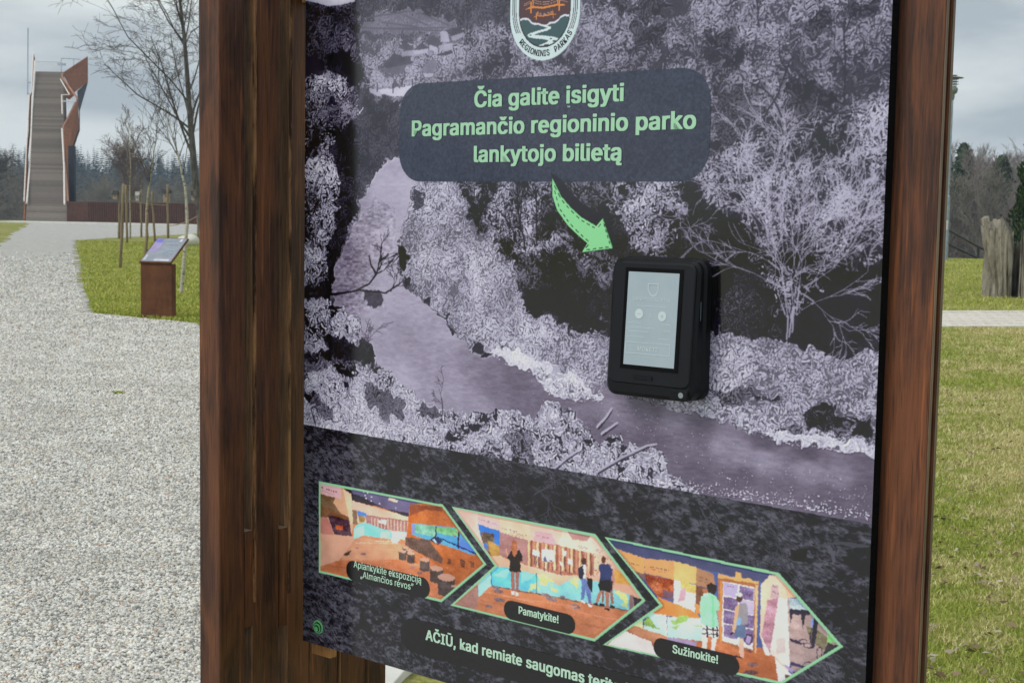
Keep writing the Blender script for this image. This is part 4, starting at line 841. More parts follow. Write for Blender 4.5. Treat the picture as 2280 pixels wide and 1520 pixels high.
    A([(330, 860), (410, 800), (410, 890), (330, 880)], (200, 210, 160), .1); A([(612, 770), (626, 775), (626, 975), (612, 970)], (214, 210, 222), 0); A([(340, 860), (620, 950), (700, 1000), (480, 1010), (280, 900)], (190, 124, 90), .1); A([(240, 900), (480, 1000), (560, 1150), (60, 1060)], (226, 216, 214), .02); A([(630, 960), (900, 1000), (880, 1060), (630, 1000)], (150, 130, 170), .08)
    A([(1090, 380), (1240, 425), (1250, 370), (1300, 380), (1310, 430), (1460, 460), (1440, 1120), (1400, 1115), (1100, 1000)], (150, 92, 58), .06)
    A([(1090, 380), (1150, 400), (1240, 415), (1255, 370), (1290, 372), (1310, 430), (1370, 420), (1400, 445), (1460, 455), (1455, 480), (1090, 420)], (206, 148, 92), .04)
    A([(1110, 440), (1130, 450), (1125, 1010), (1105, 1010)], (196, 118, 62), .05); A([(1430, 490), (1452, 490), (1440, 1120), (1420, 1110)], (206, 150, 110), .05)
    A([(1135, 455), (1425, 510), (1405, 1075), (1125, 990)], (196, 186, 226), .03)
    for k, (x0, x1) in enumerate(((1143, 1268), (1288, 1418))):
        for r_ in range(4):
            y = 465 + k * 30 + r_ * 126
            A([(x0, y), (x1, y + 22), (x1 - 4, y + 138), (x0 - 4, y + 112)], ((150, 140, 190) if (k, r_) in ((0, 0), (1, 1)) else (104, 88, 132)), .05 if (k, r_) in ((0, 0), (1, 1)) else .36)
    A([(1320, 1000), (1350, 930), (1400, 930), (1405, 1000), (1370, 1040)], (60, 44, 80), .2); A([(1335, 1000), (1355, 950), (1390, 950), (1390, 1000), (1368, 1022)], (140, 124, 170), .1)
    A([(1480, 480), (1560, 400), (1640, 400), (1700, 470), (1730, 600), (1730, 1500), (1600, 1480), (1470, 940)], (206, 170, 150), .05)
    A([(1540, 620), (1640, 600), (1560, 1110), (1480, 960)], (166, 118, 140), .28); A([(1580, 480), (1640, 490), (1640, 600), (1560, 600)], (168, 140, 150), .05); A([(1640, 600), (1730, 620), (1740, 1260), (1560, 1100)], (216, 196, 190), .06); A([(1480, 940), (1560, 1110), (1760, 1300), (1680, 1500), (1600, 1480)], (222, 214, 222), .03)
    A([(1640, 400), (1720, 480), (1800, 600), (1720, 610), (1690, 470)], (216, 160, 130), .04); A([(1720, 610), (1820, 610), (2200, 1050), (1760, 1300), (1740, 1200)], (156, 132, 132), .12); A([(1730, 610), (1830, 610), (1900, 720), (1740, 700)], (150, 168, 180), .3)
    A([(1740, 700), (1930, 720), (1930, 760), (1880, 760), (1860, 890), (1840, 760), (1770, 750), (1740, 850)], (36, 34, 52), .06); A([(1930, 790), (1990, 800), (1990, 880), (1940, 880)], (120, 140, 206), .1); A([(1890, 860), (1990, 890), (2080, 960), (2060, 1080), (1930, 1000)], (108, 100, 78), .3); A([(2080, 940), (2130, 960), (2170, 1010), (2080, 1010)], (120, 190, 110), .05)
    A([(1960, 780), (2000, 830), (1960, 1060), (1930, 1060)], (40, 40, 56), .1)
    def ring(x, y, rx, ry, w):
        p = [(x + rx * math.cos(q), y + ry * math.sin(q)) for q in np.linspace(0, 6.28, 18)]
        A(p + [(x + (rx - w) * math.cos(q), y + (ry - w) * math.sin(q)) for q in np.linspace(6.28, 0, 18)], (46, 40, 66), 0)
    for r_ in ((1905, 1035, 45, 26, 9), (1860, 1000, 42, 24, 9), (2010, 1110, 28, 66, 9), (1900, 1230, 50, 52, 10), (1800, 1240, 60, 46, 10), (1945, 960, 22, 80, 8)): ring(*r_)
    A([(1740, 970), (1840, 1000), (1840, 1030), (1740, 990)], (46, 40, 66), 0); A([(1750, 1180), (1900, 1230), (1890, 1250), (1740, 1210)], (60, 48, 90), 0); A([(1680, 1200), (1790, 1260), (1760, 1290)], (150, 134, 180), .05); A([(1700, 1300), (1760, 1310), (1700, 1370)], (112, 66, 46), .05); A([(2080, 1010), (2200, 1045), (2040, 1130)], (52, 50, 54), .1)
    A([(1620, 980), (1700, 960), (1700, 1100), (1620, 1110)], (190, 176, 176), .06)
    for (x, y, w) in ((1400, 1205, 50), (1390, 1280, 66), (1370, 1090, 30)): A([(x + w * math.cos(q), y + w * .4 * math.sin(q)) for q in np.linspace(0, 6.28, 12)], (110, 72, 78), .3)
    A([(1290, 1080), (1600, 1130), (1660, 1500), (1250, 1330)], (176, 96, 58), .10); 
    for (x, y, w) in ((1400, 1205, 50), (1390, 1280, 66)): A([(x + w * math.cos(q), y + w * .4 * math.sin(q)) for q in np.linspace(0, 6.28, 12)], (110, 72, 78), .3)
    A([(950, 930), (1000, 940), (985, 1080), (945, 1080)], (222, 190, 186), .03); A([(1035, 950), (1085, 950), (1058, 1090), (1028, 1090)], (222, 190, 186), .03)
    A([(945, 845), (1100, 860), (1095, 970), (1030, 960), (950, 930)], (206, 206, 222), .03)
    for x in (985, 1040, 1075): A([(x, 850), (x + 14, 850), (x + 14, 965), (x, 960)], (34, 34, 52), 0)
    for y in (880, 920): A([(948, y), (1098, y + 16), (1098, y + 27), (948, y + 10)], (34, 34, 52), 0)
    A([(1075, 640), (1105, 650), (1115, 870), (1095, 860)], (170, 116, 104), .03)
    A([(935, 590), (990, 560), (1050, 570), (1100, 630), (1105, 710), (1075, 720), (1095, 860), (1040, 870), (940, 840), (925, 700)], (126, 214, 158), .08); A([(1030, 580), (1050, 590), (1060, 860), (1040, 860)], (98, 186, 140), .05); A([(955, 560), (1010, 560), (1000, 590), (950, 590)], (150, 200, 170), .05)
    A([(990, 490), (1030, 468), (1078, 490), (1075, 545), (1050, 575), (1000, 550)], (34, 28, 34), .05); A([(950, 530), (985, 515), (1000, 560), (960, 560)], (150, 92, 70), .05)
    A([(1280, 970), (1320, 970), (1325, 1150), (1285, 1140)], (206, 156, 140), .03); A([(1240, 850), (1345, 850), (1335, 970), (1240, 960)], (72, 92, 126), .06); A([(1250, 680), (1280, 660), (1290, 700), (1240, 920), (1215, 910), (1240, 780)], (206, 140, 110), .03)
    A([(1285, 660), (1340, 650), (1362, 700), (1360, 840), (1260, 850), (1275, 760)], (118, 116, 128), .06); A([(1280, 770), (1310, 800), (1290, 850), (1250, 850)], (100, 140, 180), .05); A([(1255, 570), (1290, 555), (1315, 580), (1312, 630), (1280, 650), (1258, 620)], (66, 48, 46), .05); A([(1250, 562), (1285, 550), (1312, 570), (1300, 600), (1252, 585)], (222, 214, 206), .02)
    A([(1235, 1120), (1300, 1140), (1320, 1160), (1240, 1140)], (40, 34, 44), 0); A([(1215, 915), (1235, 925), (1210, 950), (1200, 940)], (30, 28, 34), 0)
    for (x0, y0, n, dx, dy, w, h_) in ((470, 318, 12, 15, 3, 9, 9), (490, 344, 10, 13, 3, 8, 5), (290, 285, 6, 15, 4, 10, 8), (920, 415, 7, 14, 4, 9, 9), (912, 440, 8, 14, 4, 9, 9), (1175, 492, 5, 12, 3, 7, 7), (1590, 490, 4, 14, 6, 9, 9), (1580, 540, 5, 13, 6, 9, 10)):
        for k in range(n):
            if k % 5 != 3: A([(x0 + dx * k, y0 + dy * k), (x0 + dx * k + w, y0 + dy * k + w * .24), (x0 + dx * k + w, y0 + dy * k + h_ + w * .24), (x0 + dx * k, y0 + dy * k + h_)], (96, 66, 66), 0)
    # the three photographs are prints too: soft, a little noisy
    allin = IN[0] | IN[1] | IN[2]
    jx = (vnoise(3, 611) - .5) * 1.4; jy = (vnoise(3, 612) - .5) * 1.4
    soft = img[np.clip(YY + jy, 0, H_ - 1).astype(int), np.clip(XX + jx, 0, W_ - 1).astype(int)]
    soft = soft * .7 + np.stack([blur(soft[..., k], 1) for k in range(3)], -1) * .3
    gl = fbm(46, 621, 3) - .5; lumg = soft.mean(-1, keepdims=True)
    soft = 1.15 * (lumg + (soft - lumg) * .90) * (1 + gl[..., None] * .22) + (fine * 8 + (tex - .5) * 6)[..., None]
    for msk, (ax_, ay_), (sx2, sy2) in zip(IN, ((905, 1185), (1190, 1230), (1600, 1330)), ((170, 90), (190, 95), (210, 110))):      # the rooms' own lamplight, as photographed
        gx_, gy_ = sheet(ax_, ay_); gl2 = np.exp(-(((XX - gx_) / sx2) ** 2 + ((YY - gy_) / sy2) ** 2))
        soft = np.where(msk[..., None], soft * (.84 + .30 * gl2)[..., None] + np.array([10, 3, -6]) * gl2[..., None], soft)
    inner = allin & (blur(allin.astype(np.float32), 3) > .99)
    img[inner] = np.clip(soft[inner], 0, 255)
    # captions on dark pills
    for (b, rr_) in PILLS: area(rrect(*b, min(rr_, (b[3] - b[1]) / 2.02)), (30, 30, 32), conv=False)
    # small green shell mark at the lower left corner
    for k, (r1, col) in enumerate(((10.5, (96, 168, 110)), (8.6, (24, 30, 34)), (7.2, (90, 160, 104)), (5.6, (24, 30, 34)), (4.2, (90, 160, 104)))):
        x0, y0 = sheet(708 - k * 1.1, 1394 + k * 1.2); q = r1 * 1.35
        area([(float(x0) + q * 1.05 * math.cos(t_), float(y0) + q * math.sin(t_)) for t_ in np.linspace(0, 6.28, 22)], col, conv=False)
    return img
# printed fields of the poster, measured on the rectified sheet
def _cv(px, py): a, b = sheet(px, py); return float(a), float(b)
BUB = (_cv(889, 300)[0], _cv(1200, 170)[1], _cv(1581, 300)[0], _cv(1200, 404)[1])
FRAMES = [[(710, 1070), (986, 1122), (1083, 1255), (983, 1339), (710, 1273)],
          [(1005, 1126), (1326, 1188), (1437, 1336), (1324, 1426), (1003, 1346), (1101, 1258)],
          [(1345, 1193), (1733, 1273), (1877, 1438), (1740, 1522), (1342, 1434), (1468, 1345)]]
def _pill(a, b, c, d): return (_cv(*a)[0], _cv(*b)[1], _cv(*c)[0], _cv(*d)[1])
PILLS = [(_pill((771, 1265), (850, 1262), (957, 1315), (870, 1312)), 24), (_pill((1122, 1355), (1140, 1336), (1281, 1385), (1255, 1407)), 30), (_pill((1455, 1440), (1480, 1420), (1646, 1480), (1620, 1500)), 30),
         (_pill((892, 1400), (930, 1378), (1830, 1600), (905, 1446)), 44)]
ARROW = [(1230, 397), (1249, 436), (1270, 461), (1294, 483), (1328, 503), (1342, 486), (1364, 552), (1296, 561), (1308, 541), (1288, 524), (1264, 501), (1241, 468), (1230, 435)]
# ================================================================ the information board
BOARD_RZ = math.atan2(br[1], br[0])
board = empty('information_board', (P0[0], P0[1], 0), BOARD_RZ, 'large dark wooden information board with purple river photograph poster', 'information board')
# local axes of the board: x along it, y through it (away from the viewer), z up
def upright(x0, x1, y0, y1, z1, mat, name='post', z0=0.0, bev=.0022):
    b = MB(); n = 24; rr = random.Random(int(abs(x0 * 1000 + y0 * 3333)))
    for k in range(n):                                   # slightly uneven along its length, as sawn timber is
        pass
    b.box(x0, x1, y0, y1, z0, z1); return b.build(name, mat, board, bevel=bev)
FX0, FX1 = -.0771, -.0319
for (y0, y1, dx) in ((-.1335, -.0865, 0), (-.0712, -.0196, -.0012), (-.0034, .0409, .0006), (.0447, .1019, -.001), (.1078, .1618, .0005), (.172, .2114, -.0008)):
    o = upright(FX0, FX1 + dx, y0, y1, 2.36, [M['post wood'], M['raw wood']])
    for f in o.data.polygons: f.material_index = 1 if f.normal.y < -.9 and y0 > -.1 else 0      # unstained where the next post covered it, paler too to offset dim groove light
t = NT('worn wood'); v = t.coord((1, 1, .12)); wv = t.coord((1, 1, .9))
M['worn wood'] = t.done(t.mix(t.ramp(t.math('ADD', t.math('MULTIPLY', t.noise(v, 60, 6, .7), .7), t.math('MULTIPLY', t.noise(wv, 3.2, 3, .6), .5)), [(.56, (0, 0, 0)), (.66, (1, 1, 1))]), (.035, .016, .010), (.34, .175, .08)), .7, .2)
for y0, w_ in ((-.0712, .0052), (-.0034, .0046)):
    b = MB(); b.box(FX1 - .004, FX1 + .0009, y0 + .0004, y0 + w_, 1.02, 2.36); b.build('worn_edge', M['worn wood'], board)
for (y0, y1, z0, z1) in ((-.0865, -.0712, .985, 1.128), (-.0196, -.0034, .972, 1.122), (-.0865, -.0712, .30, .45), (-.0196, -.0034, .30, .45), (-.0865, -.0712, 1.95, 2.08), (-.0196, -.0034, 1.95, 2.08),
                         (.0409, .0447, .3, .5), (.1019, .1078, .3, .5), (.1618, .172, .3, .5), (.0409, .0447, 1.9, 2.1), (.1019, .1078, 1.9, 2.1), (.1618, .172, 1.9, 2.1)):
    b = MB(); b.box(FX0 + .004, FX1 - .0004, y0 + .0002, y1 - .0002, z0, z1); o = b.build('spacer_block', [M['post wood'], M['edge wood']], board)
    for f in o.data.polygons: f.material_index = 1 if f.normal.z > .9 else 0      # sawn top left bare
b = MB(); b.box(-.0035, .0372, .0195, .0335, .9285, 1.02); b.build('mounting_cleat', M['cut wood'], board, bevel=.001)
b = MB(); b.box(-.031, .0372, .0195, .0335, 1.90, 1.99); b.build('mounting_cleat', M['cut wood'], board, bevel=.001)
# right upright: two thin planks with a darker core between them
upright(.868, .9568, .0190, .0258, 2.36, M['board wood'], 'front_plank', bev=.0012)
upright(.872, .9520, .0260, .0352, 2.36, M['post wood'], 'core_plank', bev=.0008)
upright(.868, .9568, .0354, .0425, 2.36, M['board wood'], 'back_plank', bev=.0012)
b = MB(); b.box(.9570, .9576, .0196, .0254, 0, 2.36); b.box(.9570, .9576, .0360, .0420, 0, 2.36); b.build('pale_edge', M['plank edge'], board)  # right-facing edge strips, coloured paler for the sky light they face

# poster and its printed fields
def printed_material():
    img = paint_poster() / 255.0
    lin = np.where(img <= .04045, img / 12.92, ((img + .055) / 1.055) ** 2.4)
    lin = np.clip(lin * (PRINT_GAIN * np.array([.985, 1.0, 1.06])) - PRINT_LIFT, .004, .84)
    im = bpy.data.images.new('printed poster', PWN, PHN, float_buffer=True)
    im.colorspace_settings.name = 'Linear Rec.709'
    px = np.ones((PHN, PWN, 4), np.float32); px[..., :3] = lin[::-1]
    im.pixels.foreach_set(px.ravel()); im.update(); im.pack()
    t = NT('printed film'); n = t.new('ShaderNodeTexImage'); n.image = im; n.interpolation = 'Cubic'; n.extension = 'EXTEND'
    u = t.new('ShaderNodeUVMap'); u.uv_map = 'sheet'; t.l.new(u.outputs[0], n.inputs[0])
    t.bump(t.noise(t.coord(), 420, 2, .5), .03, .0004)
    return t.done(n.outputs[0], .12, .85)
PRINT_GAIN, PRINT_LIFT = 1.12, .012
M['print'] = printed_material()
def sheet_uv(o):
    uv = o.data.uv_layers.new(name='sheet'); me = o.data
    for l in me.loops:
        c = me.vertices[l.vertex_index].co; uv.data[l.index].uv = ((c.x - PS0) * PK / PWN, 1 - (PZ1 - c.z) * PK / PHN)
def printed(name, pts, lift, parent):
    """a printed field: outline in canvas points"""
    b = MB(); b.add([(PS0 + x / PK, -lift, PZ1 - y / PK) for x, y in pts], [tuple(range(len(pts)))])
    o = b.build(name, M['print'], parent, fix=False)
    o.data.update()
    if o.data.polygons[0].normal.y > 0: o.data.flip_normals()
    sheet_uv(o); return o
b = MB(); b.box(-.0012, .9058, 0, .0172, .953, 2.12)
poster = b.build('poster_panel', [M['print'], M['black foam']], board)
for f in poster.data.polygons: f.material_index = 0 if f.normal.y < -.9 else 1
sheet_uv(poster)
b = MB()
for k in range(170): b.box(.9060, .9066, .003, .0150, .955 + k * .0068, .9585 + k * .0068)     # ribs of the twin-wall edge
b.build('ribbed_edge', M['black foam'], poster)
def cv(px, py): a, b_ = sheet(np.array(px), np.array(py)); return float(a), float(b_)
def rbox(x0, y0, x1, y1, r):
    p = []
    for (cx_, cy_, a0) in ((x1 - r, y0 + r, -90), (x1 - r, y1 - r, 0), (x0 + r, y1 - r, 90), (x0 + r, y0 + r, 180)):
        for a in np.linspace(a0, a0 + 90, 9): p.append((cx_ + r * math.cos(rad(a)), cy_ + r * math.sin(rad(a))))
    return p
bub = printed('speech_bubble', rbox(*BUB, 55), .0003, poster); bub['label'] = 'slate grey rounded speech bubble'
arr = printed('arrow', [cv(*q) for q in ARROW], .0006, poster); arr['label'] = 'light green arrow with dashed outline pointing at the payment terminal'
emc = cv(1211.5, 60)[0]
def shield_pts(w, zb, zt):
    ww = w * PK; p = [(emc - ww, (PZ1 - zt) * PK)]
    for a in np.linspace(180, 360, 28): p.append((emc + ww * math.cos(rad(a)), (PZ1 - (zb + w * 1.06)) * PK - ww * 1.06 * math.sin(rad(a))))
    p.append((emc + ww, (PZ1 - zt) * PK)); return p
emb = printed('park_emblem', shield_pts(.0560, 1.7905, 1.972), .0003, poster); emb['label'] = 'shield emblem with orange hanging bridges over a white river'
for fr, lb in zip(FRAMES, ('green edged photograph of an exhibition hall with log stools', 'green edged photograph of visitors reading wall panels', 'green edged photograph of two visitors before a wooden cabinet')):
    ph_ = printed('photograph', [cv(*q) for q in fr], .0003, poster); ph_['label'] = lb
caps = [printed('caption', rbox(*bx, min(r_, (bx[3] - bx[1]) / 2.02)), .0006, poster) for bx, r_ in PILLS]
sx_, sy_ = cv(708, 1394)
mk = printed('shell_mark', [(sx_ + 16 * math.cos(q), sy_ + 15 * math.sin(q)) for q in np.linspace(0, 6.28, 20)[:-1]], .0003, poster); mk['label'] = 'small green striped shell mark'

# lettering
try:                                                     # Blender's own sans-serif, else its built-in face
    SANS = bpy.data.fonts.load(bpy.utils.resource_path('LOCAL') + '/datafiles/fonts/Inter.woff2')
except Exception:
    SANS = None
def glyphs(body, spacing):
    cu = bpy.data.curves.new('letters', 'FONT'); cu.body = body; cu.size = 1.0; cu.resolution_u = 6; cu.space_character = spacing
    if SANS: cu.font = SANS
    ob = bpy.data.objects.new('letters', cu); COL.objects.link(ob); dg = bpy.context.evaluated_depsgraph_get(); dg.update()
    me = bpy.data.meshes.new_from_object(ob.evaluated_get(dg)); COL.objects.unlink(ob); bpy.data.objects.remove(ob); bpy.data.curves.remove(cu)
    V = np.array([v.co[:] for v in me.vertices]); Fc = [tuple(p.vertices) for p in me.polygons]; bpy.data.meshes.remove(me); return V, Fc
def text_mesh(body, bold=.022):
    V, Fc = glyphs(body, 1.0 + bold * 1.1)
    if SANS:                                             # this face draws e as one self-crossing stroke: redraw it plainly
        for i_, c_ in enumerate(body):
            if c_ in 'eėę':
                x1 = glyphs(body[:i_ + 1], 1.0 + bold * 1.1)[0][:, 0].max(); x0 = x1 - .37
                Fc = [f for f in Fc if not all(x0 + .015 < V[q][0] < x1 + .006 and V[q][1] < .41 for q in f)]
                an = np.radians(np.linspace(3, 318, 30)); n = len(V)
                V = np.vstack([V, np.stack([x0 + .20 + .172 * np.cos(an), .185 + .198 * np.sin(an), np.zeros(30)], 1), np.stack([x0 + .203 + .108 * np.cos(an), .186 + .143 * np.sin(an), np.zeros(30)], 1), [(x0 + .07, .163, .4), (x1 - .001, .163, .4), (x1 - .001, .222, .4), (x0 + .07, .222, .4)]])
                Fc += [(n + k, n + k + 1, n + 31 + k, n + 30 + k) for k in range(29)] + [(n + 60, n + 61, n + 62, n + 63)]
    if bold > 0:                                         # bold face: the strokes thickened by layers a hair apart
        n = len(V); VV, FF = [], []
        for k, (a, c_) in enumerate(((-1, -.4), (1, -.4), (-1, .4), (1, .4), (0, 0))):
            q = V.copy(); q[:, 0] += a * bold; q[:, 1] += c_ * bold; q[:, 2] += k; VV.append(q); FF += [tuple(i + k * n for i in f) for f in Fc]
        V, Fc = np.vstack(VV), FF
    return V, Fc
_cap = None
def cap_height():
    global _cap
    if _cap is None: v, _ = text_mesh('P', 0); _cap = float(v[:, 1].max() - max(v[:, 1].min(), 0))
    return _cap
def lettering(lines, lift, mat, parent, name='lettering', bold=.030, origin=(0, 0)):
    """lines: (text, x0, x1 or None, z of the baseline, capital height)"""
    b = MB(); back = None
    for li, (tx, x0, x1, z, ch, *rest) in enumerate(lines):
        V, Fc = text_mesh(tx, bold); k = ch / cap_height()
        if rest: w0 = text_mesh(rest[0], bold)[0]; lo, hi = w0[:, 0].min(), w0[:, 0].max()
        else: lo, hi = V[:, 0].min(), V[:, 0].max()
        kx = k if x1 is None else (x1 - x0) / (hi - lo)
        b.add(np.stack([x0 + (V[:, 0] - lo) * kx, -lift - .0001 * li - V[:, 2] * .000018, z + V[:, 1] * k], 1), Fc)
    o = b.build(name, mat, parent, fix=False); return o
t = NT('green lettering'); M['green lettering'] = t.done(t.ramp(t.noise(t.coord(), 40, 3), [(.3, (.36, .66, .43)), (.7, (.39, .69, .46))]), .12, .85)
t = NT('pale lettering'); M['pale lettering'] = t.done(t.ramp(t.noise(t.coord(), 40, 3), [(.3, (.50, .74, .58)), (.7, (.54, .77, .62))]), .12, .85)
t = NT('dark lettering'); M['dark lettering'] = t.done(t.ramp(t.noise(t.coord(), 40, 3), [(.3, (.012, .017, .027)), (.7, (.016, .021, .032))]), .12, .85)
lettering([('Čia galite įsigyti', .3255, .5646, 1.7356, .0205), ('Pagramančio regioninio parko', .2136, .6681, 1.7002, .0203), ('lankytojo bilietą', .3262, .5640, 1.6644, .0203)], .0010, M['green lettering'], poster)
lettering([('Aplankykite ekspoziciją', .1073, .2412, 1.0841, .0098), ('„Almančios rėvos”', .1215, .2264, 1.0717, .0094)], .0012, M['pale lettering'], poster, bold=.012)
lettering([('Pamatykite!', .4157, .4819, 1.0753, .0098)], .0012, M['pale lettering'], poster)
lettering([('Sužinokite!', .6556, .7195, 1.0735, .0098)], .0012, M['pale lettering'], poster)
lettering([('AČIŪ, kad remiate saugomas teritorijas', .2503, .5252, 1.0064, .0142, 'AČIŪ, kad remiate saugomas')], .0012, M['pale lettering'], poster)
b = MB(); ez = 1.7905 + .056 * 1.06; ex_ = PS0 + emc / PK                                  # words bent round the foot of the shield
def arc_words(txt, a0, a1, rb, ch):
    adv = [text_mesh(c_, .012)[0][:, 0] if c_ != ' ' else np.array([0, .3]) for c_ in txt]; ws = [max(a.max() - a.min(), .05) + .11 for a in adv]; tot = sum(ws); q = 0
    for c_, w in zip(txt, ws):
        if c_ != ' ':
            V, Fc = text_mesh(c_, .012); th = rad(a0 + (a1 - a0) * (q + w / 2) / tot); k = ch / cap_height(); kx = k * .82
            lx = (V[:, 0] - (V[:, 0].min() + V[:, 0].max()) / 2) * kx; ly = V[:, 1] * k
            rr_ = rb - ly; ux, uz = math.cos(th), math.sin(th)
            b.add(np.stack([ex_ + rr_ * ux - lx * uz * 1.0, -.0009 - V[:, 2] * .000018, ez + rr_ * uz * 1.04 + lx * ux], 1), Fc)
        q += w
arc_words('REGIONINIS', 220, 282, .0523, .0072); arc_words('PARKAS', 291, 330, .0523, .0072)
b.build('lettering', M['dark lettering'], poster, fix=False)

# ================================================================ payment terminal on the board
term = empty('payment_terminal', (P0[0], P0[1], 0), BOARD_RZ, 'black card payment terminal with pale touchscreen mounted on the board', 'payment terminal')
def rplate(b, x0, x1, z0, z1, yb, yf, r, ybot=None, inset=0.0, mi=0):
    """rounded plate; front at yf (top) .. ybot (bottom edge), front rim drawn in by inset"""
    pts = []
    for (cx_, cz_, a0) in ((x1 - r, z1 - r, 0), (x0 + r, z1 - r, 90), (x0 + r, z0 + r, 180), (x1 - r, z0 + r, 270)):
        for a in np.linspace(a0, a0 + 90, 7): pts.append((cx_ + r * math.cos(rad(a)), cz_ + r * math.sin(rad(a))))
    k = len(pts); cx_, cz_ = (x0 + x1) / 2, (z0 + z1) / 2
    def fy(z): return yf if ybot is None else yf + (ybot - yf) * (z1 - z) / (z1 - z0)
    sc = 1 - 2 * inset / (x1 - x0); sz = 1 - 2 * inset / (z1 - z0)
    V = [(x, yb, z) for x, z in pts] + [(x, fy(z) + inset, z) for x, z in pts] + [(cx_ + (x - cx_) * sc, fy(z), cz_ + (z - cz_) * sz) for x, z in pts]
    b.add(V, [tuple(range(k))[::-1]] + [(i, (i + 1) % k, k + (i + 1) % k, k + i) for i in range(k)] + [(k + i, k + (i + 1) % k, 2 * k + (i + 1) % k, 2 * k + i) for i in range(k)] + [tuple(range(2 * k, 3 * k))], mi)
b = MB(); rplate(b, .5715, .6955, 1.383, 1.549, -.0004, -.0135, .015, inset=.003); b.build('mounting_plate', M['black plastic'], term)
b = MB(); rplate(b, .578, .692, 1.387, 1.545, -.013, -.0155, .013); b.build('seal', M['black foam'], term)
b = MB(); rplate(b, .5695, .6940, 1.3835, 1.5475, -.0153, -.0245, .014, -.0350, .0045); body = b.build('housing', M['black plastic'], term, bevel=.0008)
b = MB(); rplate(b, .5755, .6902, 1.3990, 1.5425, -.0240, -.0272, .009, -.0361, .0012); b.build('bezel', M['bezel plastic'], body)
def FY(z): return -.0245 + (-.0350 + .0245) * (1.5475 - z) / .164
def face_quad(b, x0, x1, z0, z1, lift): b.add([(x0, FY(z0) - lift, z0), (x1, FY(z0) - lift, z0), (x1, FY(z1) - lift, z1), (x0, FY(z1) - lift, z1)], [(0, 1, 2, 3)])
b = MB(); face_quad(b, .5925, .6740, 1.4165, 1.5365, .0030); b.build('screen_border', M['black foam'], body, fix=False)  # flat black border, its dark tone also stands in for recess shading
t = NT('screen'); n_ = t.noise(t.coord(), 30, 2); cc = t.ramp(n_, [(.3, (.270, .335, .370)), (.7, (.290, .355, .390))]); t.l.new(cc, t.b.inputs['Emission Color']); t.b.inputs['Emission Strength'].default_value = .22; M['screen'] = t.done(cc, .2, .5)
b = MB(); face_quad(b, .5975, .6690, 1.4217, 1.5318, .0034); scr = b.build('screen', M['screen'], term, fix=False)
t = NT('screen print'); t.b.inputs['Emission Color'].default_value = (.54, .62, .62, 1); t.b.inputs['Emission Strength'].default_value = .27; M['screen print'] = t.done((.36, .43, .44), .2, .5)
def on_screen(V, x, z, k, kx=None):
    kx = kx or k; zz = z + V[:, 1] * k; return np.stack([x + V[:, 0] * kx, FY(zz) - .0040 - V[:, 2] * .000018, zz], 1)
def screen_words(b, tx, xc, z, ch, w=None, bold=.0):
    V, Fc = text_mesh(tx, bold); k = ch / cap_height(); W = V[:, 0].max() - V[:, 0].min(); kx = (w / W) if w else k; V[:, 0] -= (V[:, 0].max() + V[:, 0].min()) / 2; b.add(on_screen(V, xc, z, k, kx), Fc)
def disc(b, x, z, r, lift=.0040, k=20):
    b.add([(x + r * math.cos(a), FY(z + r * math.sin(a)) - lift, z + r * math.sin(a)) for a in np.linspace(0, 2 * math.pi, k + 1)[:-1]], [tuple(range(k))])
def bar(b, x0, x1, z0, z1, lift=.0040): face_quad(b, x0, x1, z0, z1, lift)
SX = lambda u: .5975 + (u - 390) / 460 * .0715          # positions measured on the enlarged screen
SZ = lambda v: 1.5318 - (v - 265) / 850 * .1101
b = MB(); screen_words(b, 'LANKYTOJO BILIETAS', SX(615), SZ(525), .0040, .052); screen_words(b, 'MOKĖTI', SX(605), SZ(980), .0048, .028, .01); screen_words(b, '1', SX(612), SZ(668), .0042)
x0, x1, z0, z1 = SX(402), SX(808), SZ(1010), SZ(905)
for q in ((x0, x1, z0, z0 + .0006), (x0, x1, z1 - .0006, z1), (x0, x0 + .0006, z0 + .0006, z1 - .0006), (x1 - .0006, x1, z0 + .0006, z1 - .0006)): bar(b, *q)
sh_ = [(-.0075, .006), (.0075, .006), (.0075, -.002), (.004, -.0075), (0, -.0095), (-.004, -.0075), (-.0075, -.002)]
for k in range(7):
    p, q = sh_[k], sh_[(k + 1) % 7]; cx_, cz_ = SX(625), SZ(410)
    b.add([(cx_ + p[0], FY(cz_) - .0040, cz_ + p[1]), (cx_ + q[0], FY(cz_) - .0040, cz_ + q[1]), (cx_ + q[0] * .86, FY(cz_) - .0040, cz_ + q[1] * .86), (cx_ + p[0] * .86, FY(cz_) - .0040, cz_ + p[1] * .86)], [(0, 1, 2, 3)])
for v_, u0, u1 in ((572, 485, 750), (728, 420, 540), (728, 720, 800), (770, 420, 660), (785, 735, 800), (808, 420, 600), (855, 405, 560), (860, 690, 800)): bar(b, SX(u0), SX(u1), SZ(v_) - .0002, SZ(v_) + .0003, .0038)
b.build('screen_lettering', M['screen print'], scr, fix=False)
b = MB(); disc(b, SX(510), SZ(645), .0058); b.build('minus_button', M['screen print'], scr, fix=False)
b = MB(); disc(b, SX(720), SZ(655), .0058); b.build('plus_button', M['screen print'], scr, fix=False)
b = MB(); bar(b, SX(510) - .0024, SX(510) + .0024, SZ(645) - .0003, SZ(645) + .0003, .0044); b.build('minus_sign', M['screen'], scr, fix=False)
b = MB(); bar(b, SX(720) - .0024, SX(720) + .0024, SZ(655) - .0003, SZ(655) + .0003, .0044); bar(b, SX(720) - .0003, SX(720) + .0003, SZ(655) - .0024, SZ(655) + .0024, .0046); b.build('plus_sign', M['screen'], scr, fix=False)
b = MB(); face_quad(b, .6125, .6390, 1.4052, 1.4098, .0036); b.build('badge', M['black plastic'], body, fix=False)
